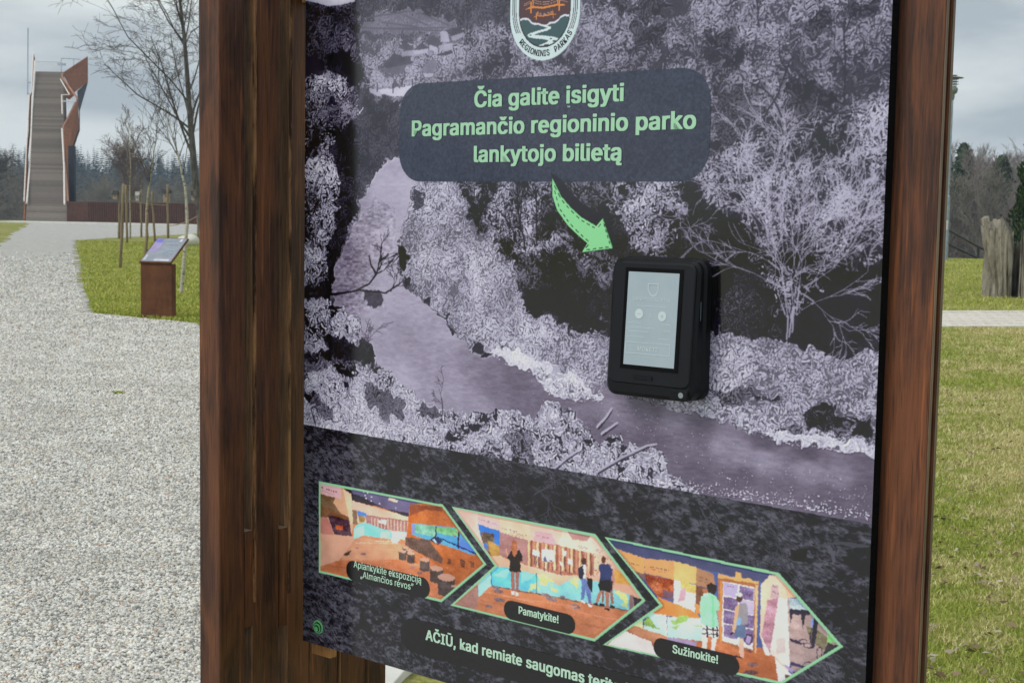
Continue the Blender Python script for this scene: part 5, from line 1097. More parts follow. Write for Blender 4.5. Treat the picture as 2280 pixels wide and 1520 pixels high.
b = MB(); rplate(b, .6645, .6890, 1.3855, 1.3970, -.033, -.0368, .003, inset=.0008); b.build('reader_housing', M['black plastic'], body)
t = NT('lens glass'); M['lens glass'] = t.done(t.ramp(t.noise(t.coord(), 60), [(.3, (.20, .23, .25)), (.7, (.26, .29, .31))]), .15, .5)
b = MB(); b.add([(.6800 + .0034 * math.cos(a), -.0370, 1.3915 + .0034 * math.sin(a)) for a in np.linspace(0, 6.28, 18)[:-1]], [tuple(range(17))]); b.build('sensor', M['lens glass'], body, fix=False)
b = MB(); b.box(.6939, .6943, -.0212, -.0207, 1.478, 1.500); b.build('side_light', M['grey metal'], body)
HAZE = .00055
# ================================================================ bare trees
def grow(seed, height, r0, levels, lean=(0, 0), first=.25, spread=.6, droop=0.0, kids=(9, 6, 5), lenf=(.45, .42, .4), curve=.12, tmin=.004, upward=.25, trunk_pts=None, sweep=0.0, thin=.55):
    """returns trunk and crown meshes (MB) of a leafless tree standing at the origin"""
    g = np.random.default_rng(seed); trunk, crown = MB(), MB()
    def branch(p, d, ln, r, lev, mb, k):
        n = 7 if lev == 0 else (5 if lev == 1 else 4); pts = [np.array(p, float)]; dirs = []
        d = np.array(d, float)
        for i in range(n):
            d = d + g.normal(0, curve, 3); d[2] += (upward * .12 if lev < 2 else 0) - droop * (.30 if lev >= 2 else .06) * (i / n); d /= np.linalg.norm(d)
            pts.append(pts[-1] + d * ln / n); dirs.append(d.copy())
        if lev == 0 and trunk_pts is not None:
            pts = [np.array(q, float) for q in trunk_pts]; n = len(pts) - 1; dirs = [(pts[i + 1] - pts[i]) / np.linalg.norm(pts[i + 1] - pts[i]) for i in range(n)]
        pts = np.array(pts); rads = r * (1 - np.linspace(0, 1, n + 1) ** .9 * (.86 if lev == 0 else .7)); rads = np.maximum(rads, tmin)
        mb.tube(pts, rads, k, cap=False)
        if lev >= levels: return
        for _ in range(kids[lev]):
            q = first + (1 - first) * g.random() ** .8 if lev == 0 else .2 + .8 * g.random()
            i = min(int(q * n), n - 1); f = q * n - i; pp = pts[i] * (1 - f) + pts[i + 1] * f; rr = rads[i] * (1 - f) + rads[i + 1] * f
            a = g.random() * 6.28; side = np.array([math.cos(a), math.sin(a), 0]); side -= dirs[i] * np.dot(side, dirs[i]); side /= np.linalg.norm(side) + 1e-6
            dd = dirs[i] * (1 - spread) + side * spread + np.array([0, 0, upward * (1 - lev * .3)]) + np.array([-sweep, 0, 0]) * .5; dd /= np.linalg.norm(dd)
            branch(pp, dd, ln * lenf[lev] * (1.15 - .55 * (q if lev == 0 else .5)) * (.7 + .6 * g.random()), max(rr * thin, tmin), lev + 1, crown, 4 if lev == 0 else 3)
    branch((0, 0, 0), (lean[0], lean[1], 1), height, r0, 0, trunk, 8)
    return trunk, crown
def bark(name, a, b_, c_, zs=.4, sc=9):
    t = NT(name); v = t.coord((1, 1, zs)); M[name] = t.done(t.ramp(t.noise(v, sc, 5, .65), [(.33, a), (.52, b_), (.72, c_)]), .9, .15)
bark('grey bark', (.045, .040, .034), (.105, .098, .088), (.17, .16, .145))
bark('twig', (.055, .047, .042), (.10, .087, .077), (.14, .125, .11))
bark('red twig', (.15, .125, .115), (.235, .20, .185), (.31, .27, .25))
bark('brown twig', (.15, .095, .066), (.235, .155, .11), (.31, .215, .155))
bark('olive twig', (.145, .135, .105), (.225, .21, .17), (.30, .285, .235))
t = NT('birch bark'); v = t.coord((1, 1, 4)); bb = t.noise(v, 9, 4, .6)
M['birch bark'] = t.done(t.ramp(bb, [(.34, (.035, .032, .028)), (.42, (.40, .38, .30)), (.7, (.58, .56, .47))]), .8, .2)
t = NT('young birch bark'); v = t.coord((1, 1, 3)); M['young birch bark'] = t.done(t.ramp(t.noise(v, 8, 4, .6), [(.33, (.05, .042, .03)), (.43, (.30, .27, .17)), (.7, (.46, .43, .31))]), .8, .2)

def tree(name, loc, tc, mats, label, cat='tree', group=None, rz=0.0):
    e_ = empty(name, loc, rz, label, cat, group)
    tc[0].build('trunk', mats[0], e_, smooth=True, fix=False); tc[1].build('crown', mats[1], e_, fix=False); return e_
def dup(root, loc, rz, scale=1.0, label=None, group=None):
    r_ = root.copy(); COL.objects.link(r_); r_.location = loc; r_.rotation_euler = (0, 0, rz); r_.scale = (scale,) * 3
    if label: r_['label'] = label
    if group: r_['group'] = group
    for ch in list(root.children):
        c_ = ch.copy(); COL.objects.link(c_); c_.parent = r_
    return r_
def rel(px_pts, y, base):
    b0 = np.array(base); return [at_depth(a, b_, y) - b0 for a, b_ in px_pts]

# the large bare tree behind the left post, its twigs hanging over the tower side
bp = ground(462, 547); yb = bp[1]
tp = rel([(462, 547), (446, 470), (434, 400), (429, 330), (423, 260), (417, 170), (410, 80), (400, 0), (392, -90), (388, -190)], yb, bp); tp[0] = np.zeros(3)
tree('bare_tree', tuple(bp), grow(5, 13, .19, 4, spread=.60, droop=.30, kids=(26, 6, 6, 4), lenf=(.46, .50, .50, .5), curve=.13, tmin=.0065, upward=.46, trunk_pts=tp, first=.24, sweep=.22, thin=.40), (M['grey bark'], M['twig']), 'tall bare tree with drooping twigs rising behind the left wooden post')
# young birches
bp = ground(404, 655); tp = rel([(404, 655), (407, 610), (411, 566), (417, 500), (415, 450), (412, 415), (405, 385), (396, 345), (384, 300), (370, 255), (352, 205)], bp[1], bp)
tree('young_birch', tuple(bp), grow(15, 4.2, .040, 3, spread=.5, droop=.35, kids=(15, 5, 4), lenf=(.30, .48, .5), curve=.10, tmin=.0034, upward=.55, trunk_pts=tp, first=.48), (M['birch bark'], M['twig']), 'young birch with spotted white trunk leaning behind the slanted info lectern')
bp = ground(325, 578); tp = rel([(325, 578), (327, 520), (326, 470), (330, 430), (334, 400), (340, 360), (347, 310), (350, 260)], bp[1], bp)
tree('young_birch', tuple(bp), grow(25, 4.0, .050, 3, spread=.5, droop=.3, kids=(12, 5, 4), lenf=(.34, .48, .5), curve=.11, tmin=.005, upward=.5, trunk_pts=tp, first=.42), (M['young birch bark'], M['twig']), 'young forked birch beside the short stake left of the lectern')
bp = ground(290, 531); tp = rel([(290, 531), (290, 470), (289, 420), (291, 370), (287, 320), (285, 270)], bp[1], bp)
tree('young_birch', tuple(bp), grow(35, 5.5, .048, 3, spread=.45, droop=.3, kids=(11, 5, 4), lenf=(.26, .48, .5), curve=.1, tmin=.007, upward=.6, trunk_pts=tp, first=.4), (M['young birch bark'], M['red twig']), 'thin straight young birch farthest back, between the stakes')

# trees of the valley on both sides: a few kinds, copied
def kind(seed, **kw): return grow(seed, **kw)
KIN = {'a': (grow(41, 15, .17, 3, spread=.55, kids=(22, 8, 5), lenf=(.36, .46, .48), curve=.1, tmin=.016, upward=.5, first=.2), 'grey bark', 'red twig'),
       'b': (grow(42, 15, .15, 3, spread=.48, kids=(24, 8, 5), lenf=(.33, .46, .48), curve=.09, tmin=.016, upward=.65, first=.18, droop=.1), 'grey bark', 'olive twig'),
       'c': (grow(43, 16, .14, 3, spread=.42, kids=(24, 8, 5), lenf=(.26, .5, .5), curve=.07, tmin=.013, upward=.7, first=.3, droop=.4), 'birch bark', 'red twig'),
       'd': (grow(44, 9, .11, 3, spread=.62, kids=(22, 9, 6), lenf=(.44, .46, .48), curve=.14, tmin=.015, upward=.35, first=.06), 'grey bark', 'olive twig')}
PRO = {}
def valley(k, px, y, sc, label, group, name='bare_tree', zoff=0.0):
    x = at_depth(px, 480, y)[0]; z = float(terrain_z(np.array(x), np.array(y))) - .1 + zoff
    rz = rgt.uniform(0, 6.28)
    if k not in PRO:
        tc, bk, tw = KIN[k]; PRO[k] = tree(name, (x, y, z), tc, (M[bk], M[tw]), label, 'tree', group, rz); PRO[k].scale = (sc,) * 3; return PRO[k]
    o = dup(PRO[k], (x, y, z), rz, sc, label, group); o.name = name; return o
rgt = random.Random(21)
LAB = {'a': 'bare reddish grey tree in the wood behind the stump', 'b': 'bare olive grey tree in the wood behind the stump', 'd': 'low bushy bare tree in the wood behind the stump'}
for i in range(130):                                    # the bare wood on the right
    px = 2010 + (i * 97 % 400) + rgt.uniform(-14, 14); y = 92 + 165 * (i / 129) + rgt.uniform(-6, 6); k = 'abdab'[i % 5]
    valley(k, px, y, rgt.uniform(.60, .80) * (1.0 if k != 'd' else 1.1) * (1 + (y - 92) / 700), LAB[k], 'bare trees in the wood on the right')
valley('c', 2182, 101, .80, 'pale stemmed birch in the right wood, near the middle of the gap', None, 'birch')
valley('c', 2220, 112, .80, 'pale stemmed birch in the right wood, beside the small dark pine', None, 'birch')
LAB = {'a': 'bare tree in the valley thicket behind the rusty fence', 'b': 'bare tree in the valley thicket behind the rusty fence', 'd': 'bare tree in the valley thicket behind the rusty fence'}
for i in range(72):                                     # the thicket beyond the tower
    px = -70 + (i * 131 % 560) + rgt.uniform(-12, 12); y = 165 + 75 * (i / 71) + rgt.uniform(-5, 5); k = 'dbdda'[i % 5]
    sc = (1.2 if k == 'd' else .66) * rgt.uniform(.82, 1.12) * (y / 190)
    if 60 < px < 150: sc *= .8
    valley(k, px, y, sc, LAB[k], 'bare trees in the valley thicket')
for i in range(16):                                     # and a few between, behind the board
    valley('dbad'[i % 4], 480 + i * 95 + rgt.uniform(-20, 20), 175 + 8 * (i % 5), .7 + .2 * rgt.random(), 'bare tree far behind the information board', 'bare trees behind the board')
x = at_depth(20, 480, 150); 
tree('bare_tree', (x[0] - 1.5, 150, float(terrain_z(np.array(x[0]), np.array(150.))) - .1), grow(61, 9.5, .13, 3, spread=.62, kids=(22, 9, 6), lenf=(.42, .46, .48), curve=.14, tmin=.013, upward=.4, first=.2), (M['grey bark'], M['twig']), 'bare tree left of the tower stairs at the picture edge')
bx = at_depth(288, 480, 148)
tree('brown_tree', (bx[0], 148, float(terrain_z(np.array(bx[0]), np.array(148.))) - .1), grow(71, 8.8, .17, 3, spread=.6, kids=(30, 10, 7), lenf=(.42, .5, .5), curve=.13, tmin=.014, upward=.4, first=.45), (M['grey bark'], M['brown twig']), 'reddish brown bare crowned tree above the rusty fence')

# conifers
def needle_tree(seed, h, r, tiers, per, bare=.1, squash=1.0):
    g = np.random.default_rng(seed); V = []; n = 0
    for i in range(tiers):
        q = bare + (1 - bare) * (i / tiers); z = h * q; rr = r * (1 - (q - bare) / (1 - bare)) ** .85 + .12
        for j in range(per):
            a = g.random() * 6.28; l = rr * (.65 + .5 * g.random()); dz = -l * (.25 + .3 * g.random()) * squash; w = l * (.22 + .15 * g.random())
            c_, s_ = math.cos(a), math.sin(a); tip = (c_ * l, s_ * l, z + dz)
            V.append([(0, 0, z + .08 * h / tiers), (c_ * l * .6 - s_ * w, s_ * l * .6 + c_ * w, z + dz * .62), tip, (c_ * l * .6 + s_ * w, s_ * l * .6 - c_ * w, z + dz * .62)])
    return np.array(V, float)
t = NT('spruce'); M['spruce'] = t.done(t.ramp(t.island(), [(0, (.012, .026, .020)), (.6, (.026, .050, .036)), (1, (.045, .075, .050))]), .9, .1)
protos = [needle_tree(s_, 21, 3.3, 34, 9) for s_ in (1, 2, 3)]
allv = []; gq = np.random.default_rng(17)
for i in range(1350):
    px = gq.uniform(-420, 760) if i < 700 else (gq.uniform(1850, 2660) if i < 900 else gq.uniform(720, 1900)); y = gq.uniform(430, 560)
    x = at_depth(px, 460, y)[0]; z = float(terrain_z(np.array(x), np.array(y))); a = gq.random() * 6.28; s_ = gq.uniform(.84, 1.22) * (1.0 if i < 700 else .8)
    P = protos[i % 3] * s_; ca_, sa_ = math.cos(a), math.sin(a)
    Q = np.stack([P[..., 0] * ca_ - P[..., 1] * sa_ + x, P[..., 0] * sa_ + P[..., 1] * ca_ + y, P[..., 2] + z - 1], -1); allv.append(Q.reshape(-1, 3))
allv = np.vstack(allv); o = big_mesh('conifer_forest', allv, np.arange(len(allv)).reshape(-1, 4), M['spruce']); set_props(o, kind='stuff')
# two pines standing in the right wood
t = NT('pine needles'); M['pine needles'] = t.done(t.ramp(t.island(), [(0, (.020, .042, .020)), (.6, (.042, .075, .034)), (1, (.07, .105, .045))]), .9, .1)
for (px, y, h, lab) in ((2140, 118, 15.5, 'dark green pine in the wood just right of the lamp post'), (2226, 112, 14.6, 'small dark pine crown above the old stump')):
    x = at_depth(px, 480, y)[0]; z = float(terrain_z(np.array(x), np.array(float(y))))
    e_ = empty('pine_tree', (x, y, z), 0, lab, 'tree')
    tb = MB(); tb.tube([(0, 0, 0), (.1, 0, h * .5), (0, .1, h)], [.17, .13, .04], 7); tb.build('trunk', M['grey bark'], e_, True, fix=False)
    g = np.random.default_rng(px); V = []
    for i in range(1500):
        q = g.random(); c_ = np.array([0, 0, h * (.62 + .40 * q)]); d = g.normal(0, 1, 3); d /= np.linalg.norm(d); rr = (1.5 * (1 - q) ** .6 + .25) * g.random() ** .4
        c_ = c_ + d * rr * np.array([1, 1, .55]); u_ = g.normal(0, 1, 3); u_ /= np.linalg.norm(u_); v_ = np.cross(u_, d); s_ = .16 + .16 * g.random()
        V.append([c_ - u_ * s_, c_ + v_ * s_ * .5, c_ + u_ * s_, c_ - v_ * s_ * .5])
    V = np.array(V).reshape(-1, 3); big_mesh('crown', V, np.arange(len(V)).reshape(-1, 4), M['pine needles'], parent=e_)
# thuja at the right edge
tb = at_depth(2326, 600, 33.5); th = empty('thuja', (tb[0], 33.5, 0), 0, 'dense dark green thuja behind the old stump at the right edge', 'conifer')
b = MB(); b.tube([(0, 0, 0), (0, 0, 4.1)], [.09, .03], 7); b.build('trunk', M['grey bark'], th)
g = np.random.default_rng(3); V = []
for i in range(15000):
    z = .12 + 4.3 * g.random(); a = g.random() * 6.28; q = z / 4.45; R0 = .88 * (1 - q ** 2.4) ** .7 * (.86 + .14 * math.sin(a * 5 + z * 4) + .08 * math.sin(z * 11 + a * 3)); r_ = R0 * (1 - .35 * g.random() ** 2)
    c_ = np.array([math.cos(a) * r_, math.sin(a) * r_, z]); up = np.array([math.cos(a) * .45, math.sin(a) * .45, 1.0]) + g.normal(0, .3, 3); up /= np.linalg.norm(up); sd = np.cross(up, np.array([math.cos(a), math.sin(a), 0]) + g.normal(0, .5, 3)); sd /= np.linalg.norm(sd); s_ = .035 + .045 * g.random()
    V.append([c_ - up * s_, c_ + sd * s_ * .45, c_ + up * s_, c_ - sd * s_ * .45])
V = np.array(V).reshape(-1, 3); t = NT('thuja leaf'); M['thuja leaf'] = t.done(t.ramp(t.island(), [(0, (.012, .030, .010)), (.6, (.030, .062, .018)), (1, (.060, .10, .030))]), .8, .15)
big_mesh('crown', V, np.arange(len(V)).reshape(-1, 4), M['thuja leaf'], parent=th)

# hollow old stump: two ragged shells of weathered wood with a gap between
sb = at_depth(2254, 640, 30.2); st = empty('old_stump', (sb[0], 30.2, 0), 0, 'weathered hollow grey tree stump split in two on the right lawn', 'tree stump')
def shell(name, a0, a1, r_b, r_t, h, seed, off=(0, 0), flare=.0):
    g = np.random.default_rng(seed); na_, nz = 60, 30; V = []; ridg = np.cumsum(g.normal(0, 1, na_ + 1)); ridg = ridg - np.convolve(ridg, np.ones(9) / 9, 'same')
    top = h * (1 - .13 * np.abs(np.sin(np.linspace(0, 14, na_ + 1) + seed)) - .13 * g.random(na_ + 1))
    for layer in (0, 1):
        for j in range(nz + 1):
            q = j / nz
            for i in range(na_ + 1):
                a = rad(a0 + (a1 - a0) * i / na_); rr = r_b + (r_t - r_b) * q + .05 * math.sin(q * 5 + i * .08) + .05 * (1 - q) ** 4
                rr += .068 * ridg[i] * (1 + .4 * math.sin(q * 7 + i)) + flare * math.sin(q * 3.1)
                rr -= layer * (.10 - .03 * q)
                V.append((off[0] + math.cos(a) * rr, off[1] + math.sin(a) * rr * .8, q * top[i] - .05))
    n1 = na_ + 1; L1 = n1 * (nz + 1); Fc = []
    for j in range(nz):
        for i in range(na_):
            a = j * n1 + i; Fc.append((a, a + 1, a + 1 + n1, a + n1)); Fc.append((L1 + a, L1 + a + n1, L1 + a + n1 + 1, L1 + a + 1))
    for i in range(na_): a = nz * n1 + i; Fc.append((a, a + 1, L1 + a + 1, L1 + a)); Fc.append((i + 1, i, L1 + i, L1 + i + 1))
    for j in range(nz):
        for e_ in (0, na_): a = j * n1 + e_; Fc.append((a, a + n1, L1 + a + n1, L1 + a))
    b = MB(); b.add(V, Fc); b.build(name, M['stump wood'], st, smooth=False)
shell('broad_shell', 95, 254, .43, .575, 1.76, 4, (-.02, 0)); shell('narrow_shell', -108, 40, .31, .30, 1.62, 9, (.13, -.06))
shell('back_shell', 40, 95, .46, .50, 1.3, 6)

# ================================================================ lookout tower
TOWERY0, TOWERY1 = 124.0, 150.0
def ty(py): return TOWERY0 + (TOWERY1 - TOWERY0) * np.clip((495 - py) / 335.0, 0, 1.1)
def T3(px, py, dy=0.0, ref=None): return at_depth(px, py, float(ty(py if ref is None else ref)) + dy)
tb = at_depth(102, 495, 124.); tower = empty('lookout_tower', (tb[0], 124, 0), 0, 'tall lookout tower with straight wooden stairs and folded rusty steel parapets', 'tower')
off = np.array([tb[0], 124, 0])
t = NT('stair wood'); isl = t.island(); v = t.coord((.4, 1, 3)); nz_ = t.noise(v, 6, 4, .6)
M['stair wood'] = t.done(t.mix(.35, t.ramp(isl, [(0, (.18, .16, .145)), (.5, (.26, .232, .212)), (1, (.34, .295, .26))]), t.ramp(nz_, [(.3, (.18, .15, .13)), (.7, (.31, .28, .25))])), .8, .2)
b = MB(); NS = 78
L0, L1_, R0_, R1_ = at_depth(57, 494, 124.), at_depth(79, 157, 150.), at_depth(149, 494, 124.), at_depth(139.5, 163, 150.)
for k in range(NS):                                       # treads and closed risers
    q0, q1 = k / NS, (k + 1) / NS
    a0, a1, c0, c1 = L0 + (L1_ - L0) * q0, L0 + (L1_ - L0) * q1, R0_ + (R1_ - R0_) * q0, R0_ + (R1_ - R0_) * q1
    zt = max(.12, (a1[2] + c1[2]) / 2); zb = (a0[2] + c0[2]) / 2 - .25; ydeep = .5 if k % 13 else .7
    V = [(a0[0], a0[1], zb), (c0[0], a0[1], zb), (c0[0], a0[1] + ydeep, zb + .3), (a0[0], a0[1] + ydeep, zb + .3), (a0[0], a0[1], zt - .02), (c0[0], a0[1], zt - .02), (c0[0], a0[1] + ydeep, zt), (a0[0], a0[1] + ydeep, zt)]
    b.add(np.array(V) - off, [(3, 2, 1, 0), (4, 5, 6, 7), (0, 1, 5, 4), (1, 2, 6, 5), (2, 3, 7, 6), (3, 0, 4, 7)])
b.build('stairs', M['stair wood'], tower, fix=False)
b = MB()
s0, s1 = (L0 + R0_) / 2, (L1_ + R1_) / 2
b.slab(np.array([L0 + (0, .6, -.3), R0_ + (0, .6, -.3), R1_ + (0, .8, -1.0), L1_ + (0, .8, -1.0)]) - off, (0, .2, -.4)); b.build('stringer', M['tower dark steel'], tower)
def sheet_part(name, pts, mat, dys=None, th=(0, .14, 0), ref=None):
    P = [T3(x, y, 0 if dys is None else dys[i], None if ref is None else ref[i]) - off for i, (x, y) in enumerate(pts)]
    b = MB(); b.slab(P, th); return b.build(name, mat, tower)
sheet_part('parapet', [(139.5, 164), (195, 127), (195, 183), (163, 207)], M['tower steel'], (0, 5, 5, 2))
sheet_part('parapet', [(173, 219), (175, 284), (150, 355), (141.5, 282)], M['tower steel'], (0, 0, -3.2, -3.2))
sheet_part('parapet', [(141.5, 282), (150, 355), (153, 450), (148, 450), (143, 357)], M['tower steel'], (-3.2, -3.2, -2.4, -2.4, -2.8))
def rail(name, pts, r, mat, dy=-.6, k=6):
    b = MB(); P = np.array([T3(x, y, dy) - off for x, y in pts])
    for a, c_ in zip(P[:-1], P[1:]): b.tube([a, c_], r, k)
    return b.build(name, mat, tower)
rail('parapet_trim', [(139.5, 164), (138, 171), (172.5, 219.5), (141, 282), (144, 357), (151, 449)], .10, M['tower trim'], -3.0)
rail('parapet_trim', [(139.5, 164), (195, 127)], .07, M['tower trim'], 2.3)
b = MB(); q = [T3(x, y, d) - off for (x, y), d in zip([(139, 168), (166, 212), (154, 222), (139, 214)], (0, 1, 1, 0))]; b.slab(q, (0, .1, 0)); b.build('landing_wall', M['tower steel'], tower)
rail('handrail', [(134.5, 176.5), (154.7, 211), (137.4, 211.5), (138.5, 254)], .055, M['pale rail'], -3.4); rail('handrail', [(137.4, 226), (170, 226)], .055, M['pale rail'], -3.4)
rail('handrail', [(138, 287), (142.6, 369), (143.6, 455)], .075, M['pale rail'], -3.4); rail('handrail', [(77.5, 136), (75.4, 175), (72, 226.5), (67, 363), (59.5, 453)], .075, M['pale rail'], -1.2)
sheet_part('parapet', [(74, 118), (70, 205), (65.4, 214), (63.5, 290), (57.8, 352), (54, 450), (51, 495), (55, 495), (58, 450), (61.5, 352), (67, 290), (69, 214), (73, 205), (77, 130)], M['tower steel'], None)
rail('parapet_trim', [(74, 118), (70, 205), (65.4, 214), (57.8, 352), (53.8, 449)], .06, M['pale rail'], -.2)
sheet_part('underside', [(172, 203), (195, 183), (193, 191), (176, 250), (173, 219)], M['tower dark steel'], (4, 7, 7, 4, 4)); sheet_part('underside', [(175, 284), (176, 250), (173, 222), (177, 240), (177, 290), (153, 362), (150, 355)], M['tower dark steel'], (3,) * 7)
b = MB(); c0, c1 = at_depth(153, 451, 131.) - off, at_depth(166, 451, 131.) - off; zt = at_depth(160, 325, 131.)[2]; b.box(c0[0], c1[0], c0[1], c0[1] + .5, -.2, zt); b.build('support_column', M['tower dark steel'], tower)
rail('roof_rail', [(136.5, 130.2), (179, 132.6)], .04, M['grey metal'], 3); rail('roof_rail', [(136.5, 130.2), (136.5, 160)], .035, M['grey metal'], 3); rail('roof_rail', [(164, 132), (164, 148)], .035, M['grey metal'], 3)
b = MB(); q = [T3(x, y, 2.8) - off for x, y in ((128, 140), (144.7, 141), (144.7, 146), (128, 145))]; b.slab(q, (0, .3, 0)); b.build('sign_box', M['grey metal'], tower)
t = NT('mesh screen'); M['mesh screen'] = t.done(t.ramp(t.noise(t.coord(), 3), [(.3, (.45, .47, .47)), (.7, (.52, .54, .54))]), .7, .3)
b = MB()
for k in range(26):
    x = 80.5 + k * 2.2; a, c_ = T3(x, 137, 1.2) - off, T3(x, 157 + k * .2, 1.2) - off; b.tube([a, c_], .012, 4)
a, c_ = T3(80, 137, 1.2) - off, T3(136, 139, 1.2) - off; b.tube([a, c_], .02, 4); b.build('baluster_screen', M['mesh screen'], tower)
rail('mast', [(62.4, 62), (62, 130), (61.5, 210)], .05, M['grey metal'], 0); rail('mast_bracket', [(62, 184), (71, 184)], .04, M['grey metal'], 0); rail('mast_bracket', [(61.5, 209), (67, 209)], .04, M['grey metal'], 0)

# rusty slat fence running right from the tower foot
fa, fb = at_depth(149, 495, 124.), at_depth(470, 500, 120.); fv = fb - fa; fl = math.hypot(fv[0], fv[1]); frz = math.atan2(fv[1], fv[0])
fence = empty('steel_fence', (fa[0], fa[1], 0), frz, 'low rusty steel slat fence running right from the tower foot', 'fence')
FH = 1.82
b = MB(); b.box(0, 2.15, 0, .06, 0, FH); b.build('solid_panel', M['rusty steel'], fence, bevel=.01)
b = MB(); x = 2.25
while x < fl: b.box(x, x + .125, 0, .05, .06, FH - .045); x += .215
b.build('slat_panel', M['rusty steel'], fence)
b = MB(); b.box(2.16, fl, -.01, .06, FH - .04, FH + .01); b.box(2.16, fl, -.01, .06, .10, .15); b.box(2.16, fl, .052, .065, .16, FH - .05); b.build('fence_rail', M['rusty steel'], fence)

# ================================================================ slanted info lectern
lp = ground(313.5, 706.5); lec = empty('info_lectern', (lp[0], lp[1], 0), rad(-16), 'rusty steel info lectern with slanted bluish panel beside the gravel path', 'lectern')
b = MB(); b.box(0, .50, 0, .12, 0, .775); b.build('pedestal', M['lectern steel'], lec, bevel=.006)
def slope(x, d, up): return (x, -.02 + d * .86, .775 + d * .56 + up)
b = MB(); P = [slope(-.005, 0, 0), slope(.505, 0, 0), slope(.505, .60, 0), slope(-.005, .60, 0)]; b.slab(P, (0, -.012, .022)); b.build('sloping_plate', M['lectern steel'], lec, bevel=.003)
t = NT('lectern print'); v = t.coord(); M['lectern print'] = t.done(t.ramp(t.noise(v, 5, 4, .6), [(.35, (.26, .28, .34)), (.65, (.34, .36, .41))]), .2, .5)
plain('lectern blue', (.17, .165, .66), .2, .5); plain('lectern pale', (.40, .49, .57), .2, .5); plain('lectern white', (.62, .63, .70), .2, .5); plain('lectern violet', (.36, .31, .54), .2, .5)
def up2(x0, x1, d0, d1, h): return [np.array(slope(x, d, 0)) + np.array([0, -.012, .022]) * (1 + h) for x, d in ((x0, d0), (x1, d0), (x1, d1), (x0, d1))]
def patch(name, x0, x1, d0, d1, h, mat, par):
    b = MB(); b.add(up2(x0, x1, d0, d1, h), [(0, 1, 2, 3)]); return b.build(name, mat, par, fix=False)
pn = patch('panel_print', .012, .488, .02, .585, .10, M['lectern print'], lec)
patch('blue_field', .02, .12, .49, .57, .2, M['lectern blue'], pn); patch('violet_field', .015, .16, .25, .48, .2, M['lectern violet'], pn); patch('pale_photo', .03, .07, .05, .17, .2, M['lectern white'], pn)
patch('emblem_field', .40, .44, .50, .57, .2, M['lectern white'], pn); patch('foot_line', .21, .45, .03, .075, .2, M['lectern white'], pn)
b = MB()
for (d, x0, x1) in ((.545, .2, .36), (.525, .2, .33), (.46, .2, .40), (.435, .2, .42), (.37, .20, .40), (.345, .2, .43), (.32, .2, .42), (.295, .2, .43), (.24, .2, .41), (.215, .2, .43), (.19, .2, .40), (.165, .2, .42)):
    b.add(up2(x0, x1, d, d + .009, .25), [(0, 1, 2, 3)])
b.build('text_lines', M['lectern pale'], pn, fix=False)

# ================================================================ stakes, bird boxes, ropes, boulder
SL = {}
def stake(base, top, w, label):
    g0 = ground(*base); y = g0[1]; t1 = at_depth(top[0], top[1], y); e_ = empty('tree_stake', tuple(g0), 0, label, 'stake', 'wooden stakes on the left lawn')
    b = MB(); d = t1 - g0; n = 7; g = np.random.default_rng(int(base[0])); P = [d * k / n + np.r_[g.normal(0, .006, 2), 0] * (0 < k < n) for k in range(n + 1)]; P[0] = np.array([0, 0, -.05])
    b.tube(P, [w * .5 * (1 - .18 * k / n) * (1 + .06 * g.normal()) for k in range(n + 1)], 8); b.build('pole', M['stake wood'], e_, smooth=True)
    b = MB(); b.tube([d * .999, d * 1.0 + np.array([0, 0, .02])], [w * .40, w * .30], 8); b.build('sawn_top', M['box wood'], e_); return d, g0
stake((268, 598), (275, 411), .085, 'tall stake nearest the path, standing left of the lectern')
stake((283, 541), (280.5, 413), .105, 'stake behind the tall front stake, leaning against it')
c1_ = stake((265, 531), (266, 427), .12, 'stake with dark roofed bird box at the far left of the stakes')
f1_ = stake((315, 528), (313.5, 424), .11, 'pale stake carrying the small pale bird box')
stake((324.5, 590), (327.5, 476), .085, 'short stake just behind the lectern beside the forked birch')
stake((345, 538), (338, 427), .10, 'slanting stake right of the forked birch')
g1_ = stake((374.5, 531), (373, 412), .135, 'thick stake with dark roofed bird box, right of the slanting stake')
h1_ = stake((442, 536), (439.5, 419), .125, 'stake at the wooden board post with a bird box')
def bird_box(px, py, y, w, h, label, roofw, dark=True):
    c_ = at_depth(px, py, y); e_ = empty('bird_box', tuple(c_), rad(rgt.uniform(-15, 15)), label, 'bird box', 'bird boxes on the stakes')
    b = MB(); b.box(-w / 2, w / 2, -w / 2, w / 2, -h, -.04); b.build('box', M['box wood' if dark else 'box grey'], e_, bevel=.006)
    b = MB(); b.add([(-roofw / 2, -roofw / 2, -.05), (roofw / 2, -roofw / 2, -.05), (roofw / 2, roofw / 2, -.05), (-roofw / 2, roofw / 2, -.05), (-roofw / 2, 0, .14), (roofw / 2, 0, .14)], [(0, 1, 5, 4), (2, 3, 4, 5), (1, 2, 5), (3, 0, 4), (3, 2, 1, 0)]); b.build('roof', M['roofing' if dark else 'box grey'], e_)
    b = MB(); b.add([(.03 * math.cos(a), -w / 2 - .003, -h * .45 + .03 * math.sin(a)) for a in np.linspace(0, 6.28, 13)[:-1]], [tuple(range(12))]); b.build('entrance_hole', M['roofing'], e_, fix=False)
bird_box(257.5, 431, c1_[1][1] - .05, .19, .27, 'bird box with dark roof hanging left of its stake', .27); bird_box(306, 433, f1_[1][1] - .05, .16, .32, 'small pale bird box hanging left of the pale stake', .22, False)
bird_box(371, 428, g1_[1][1] + .32, .26, .50, 'bird box with wide dark roof behind the thick stake', .40); bird_box(432, 432, h1_[1][1] - .05, .2, .3, 'bird box tilted beside the wooden board post', .28)
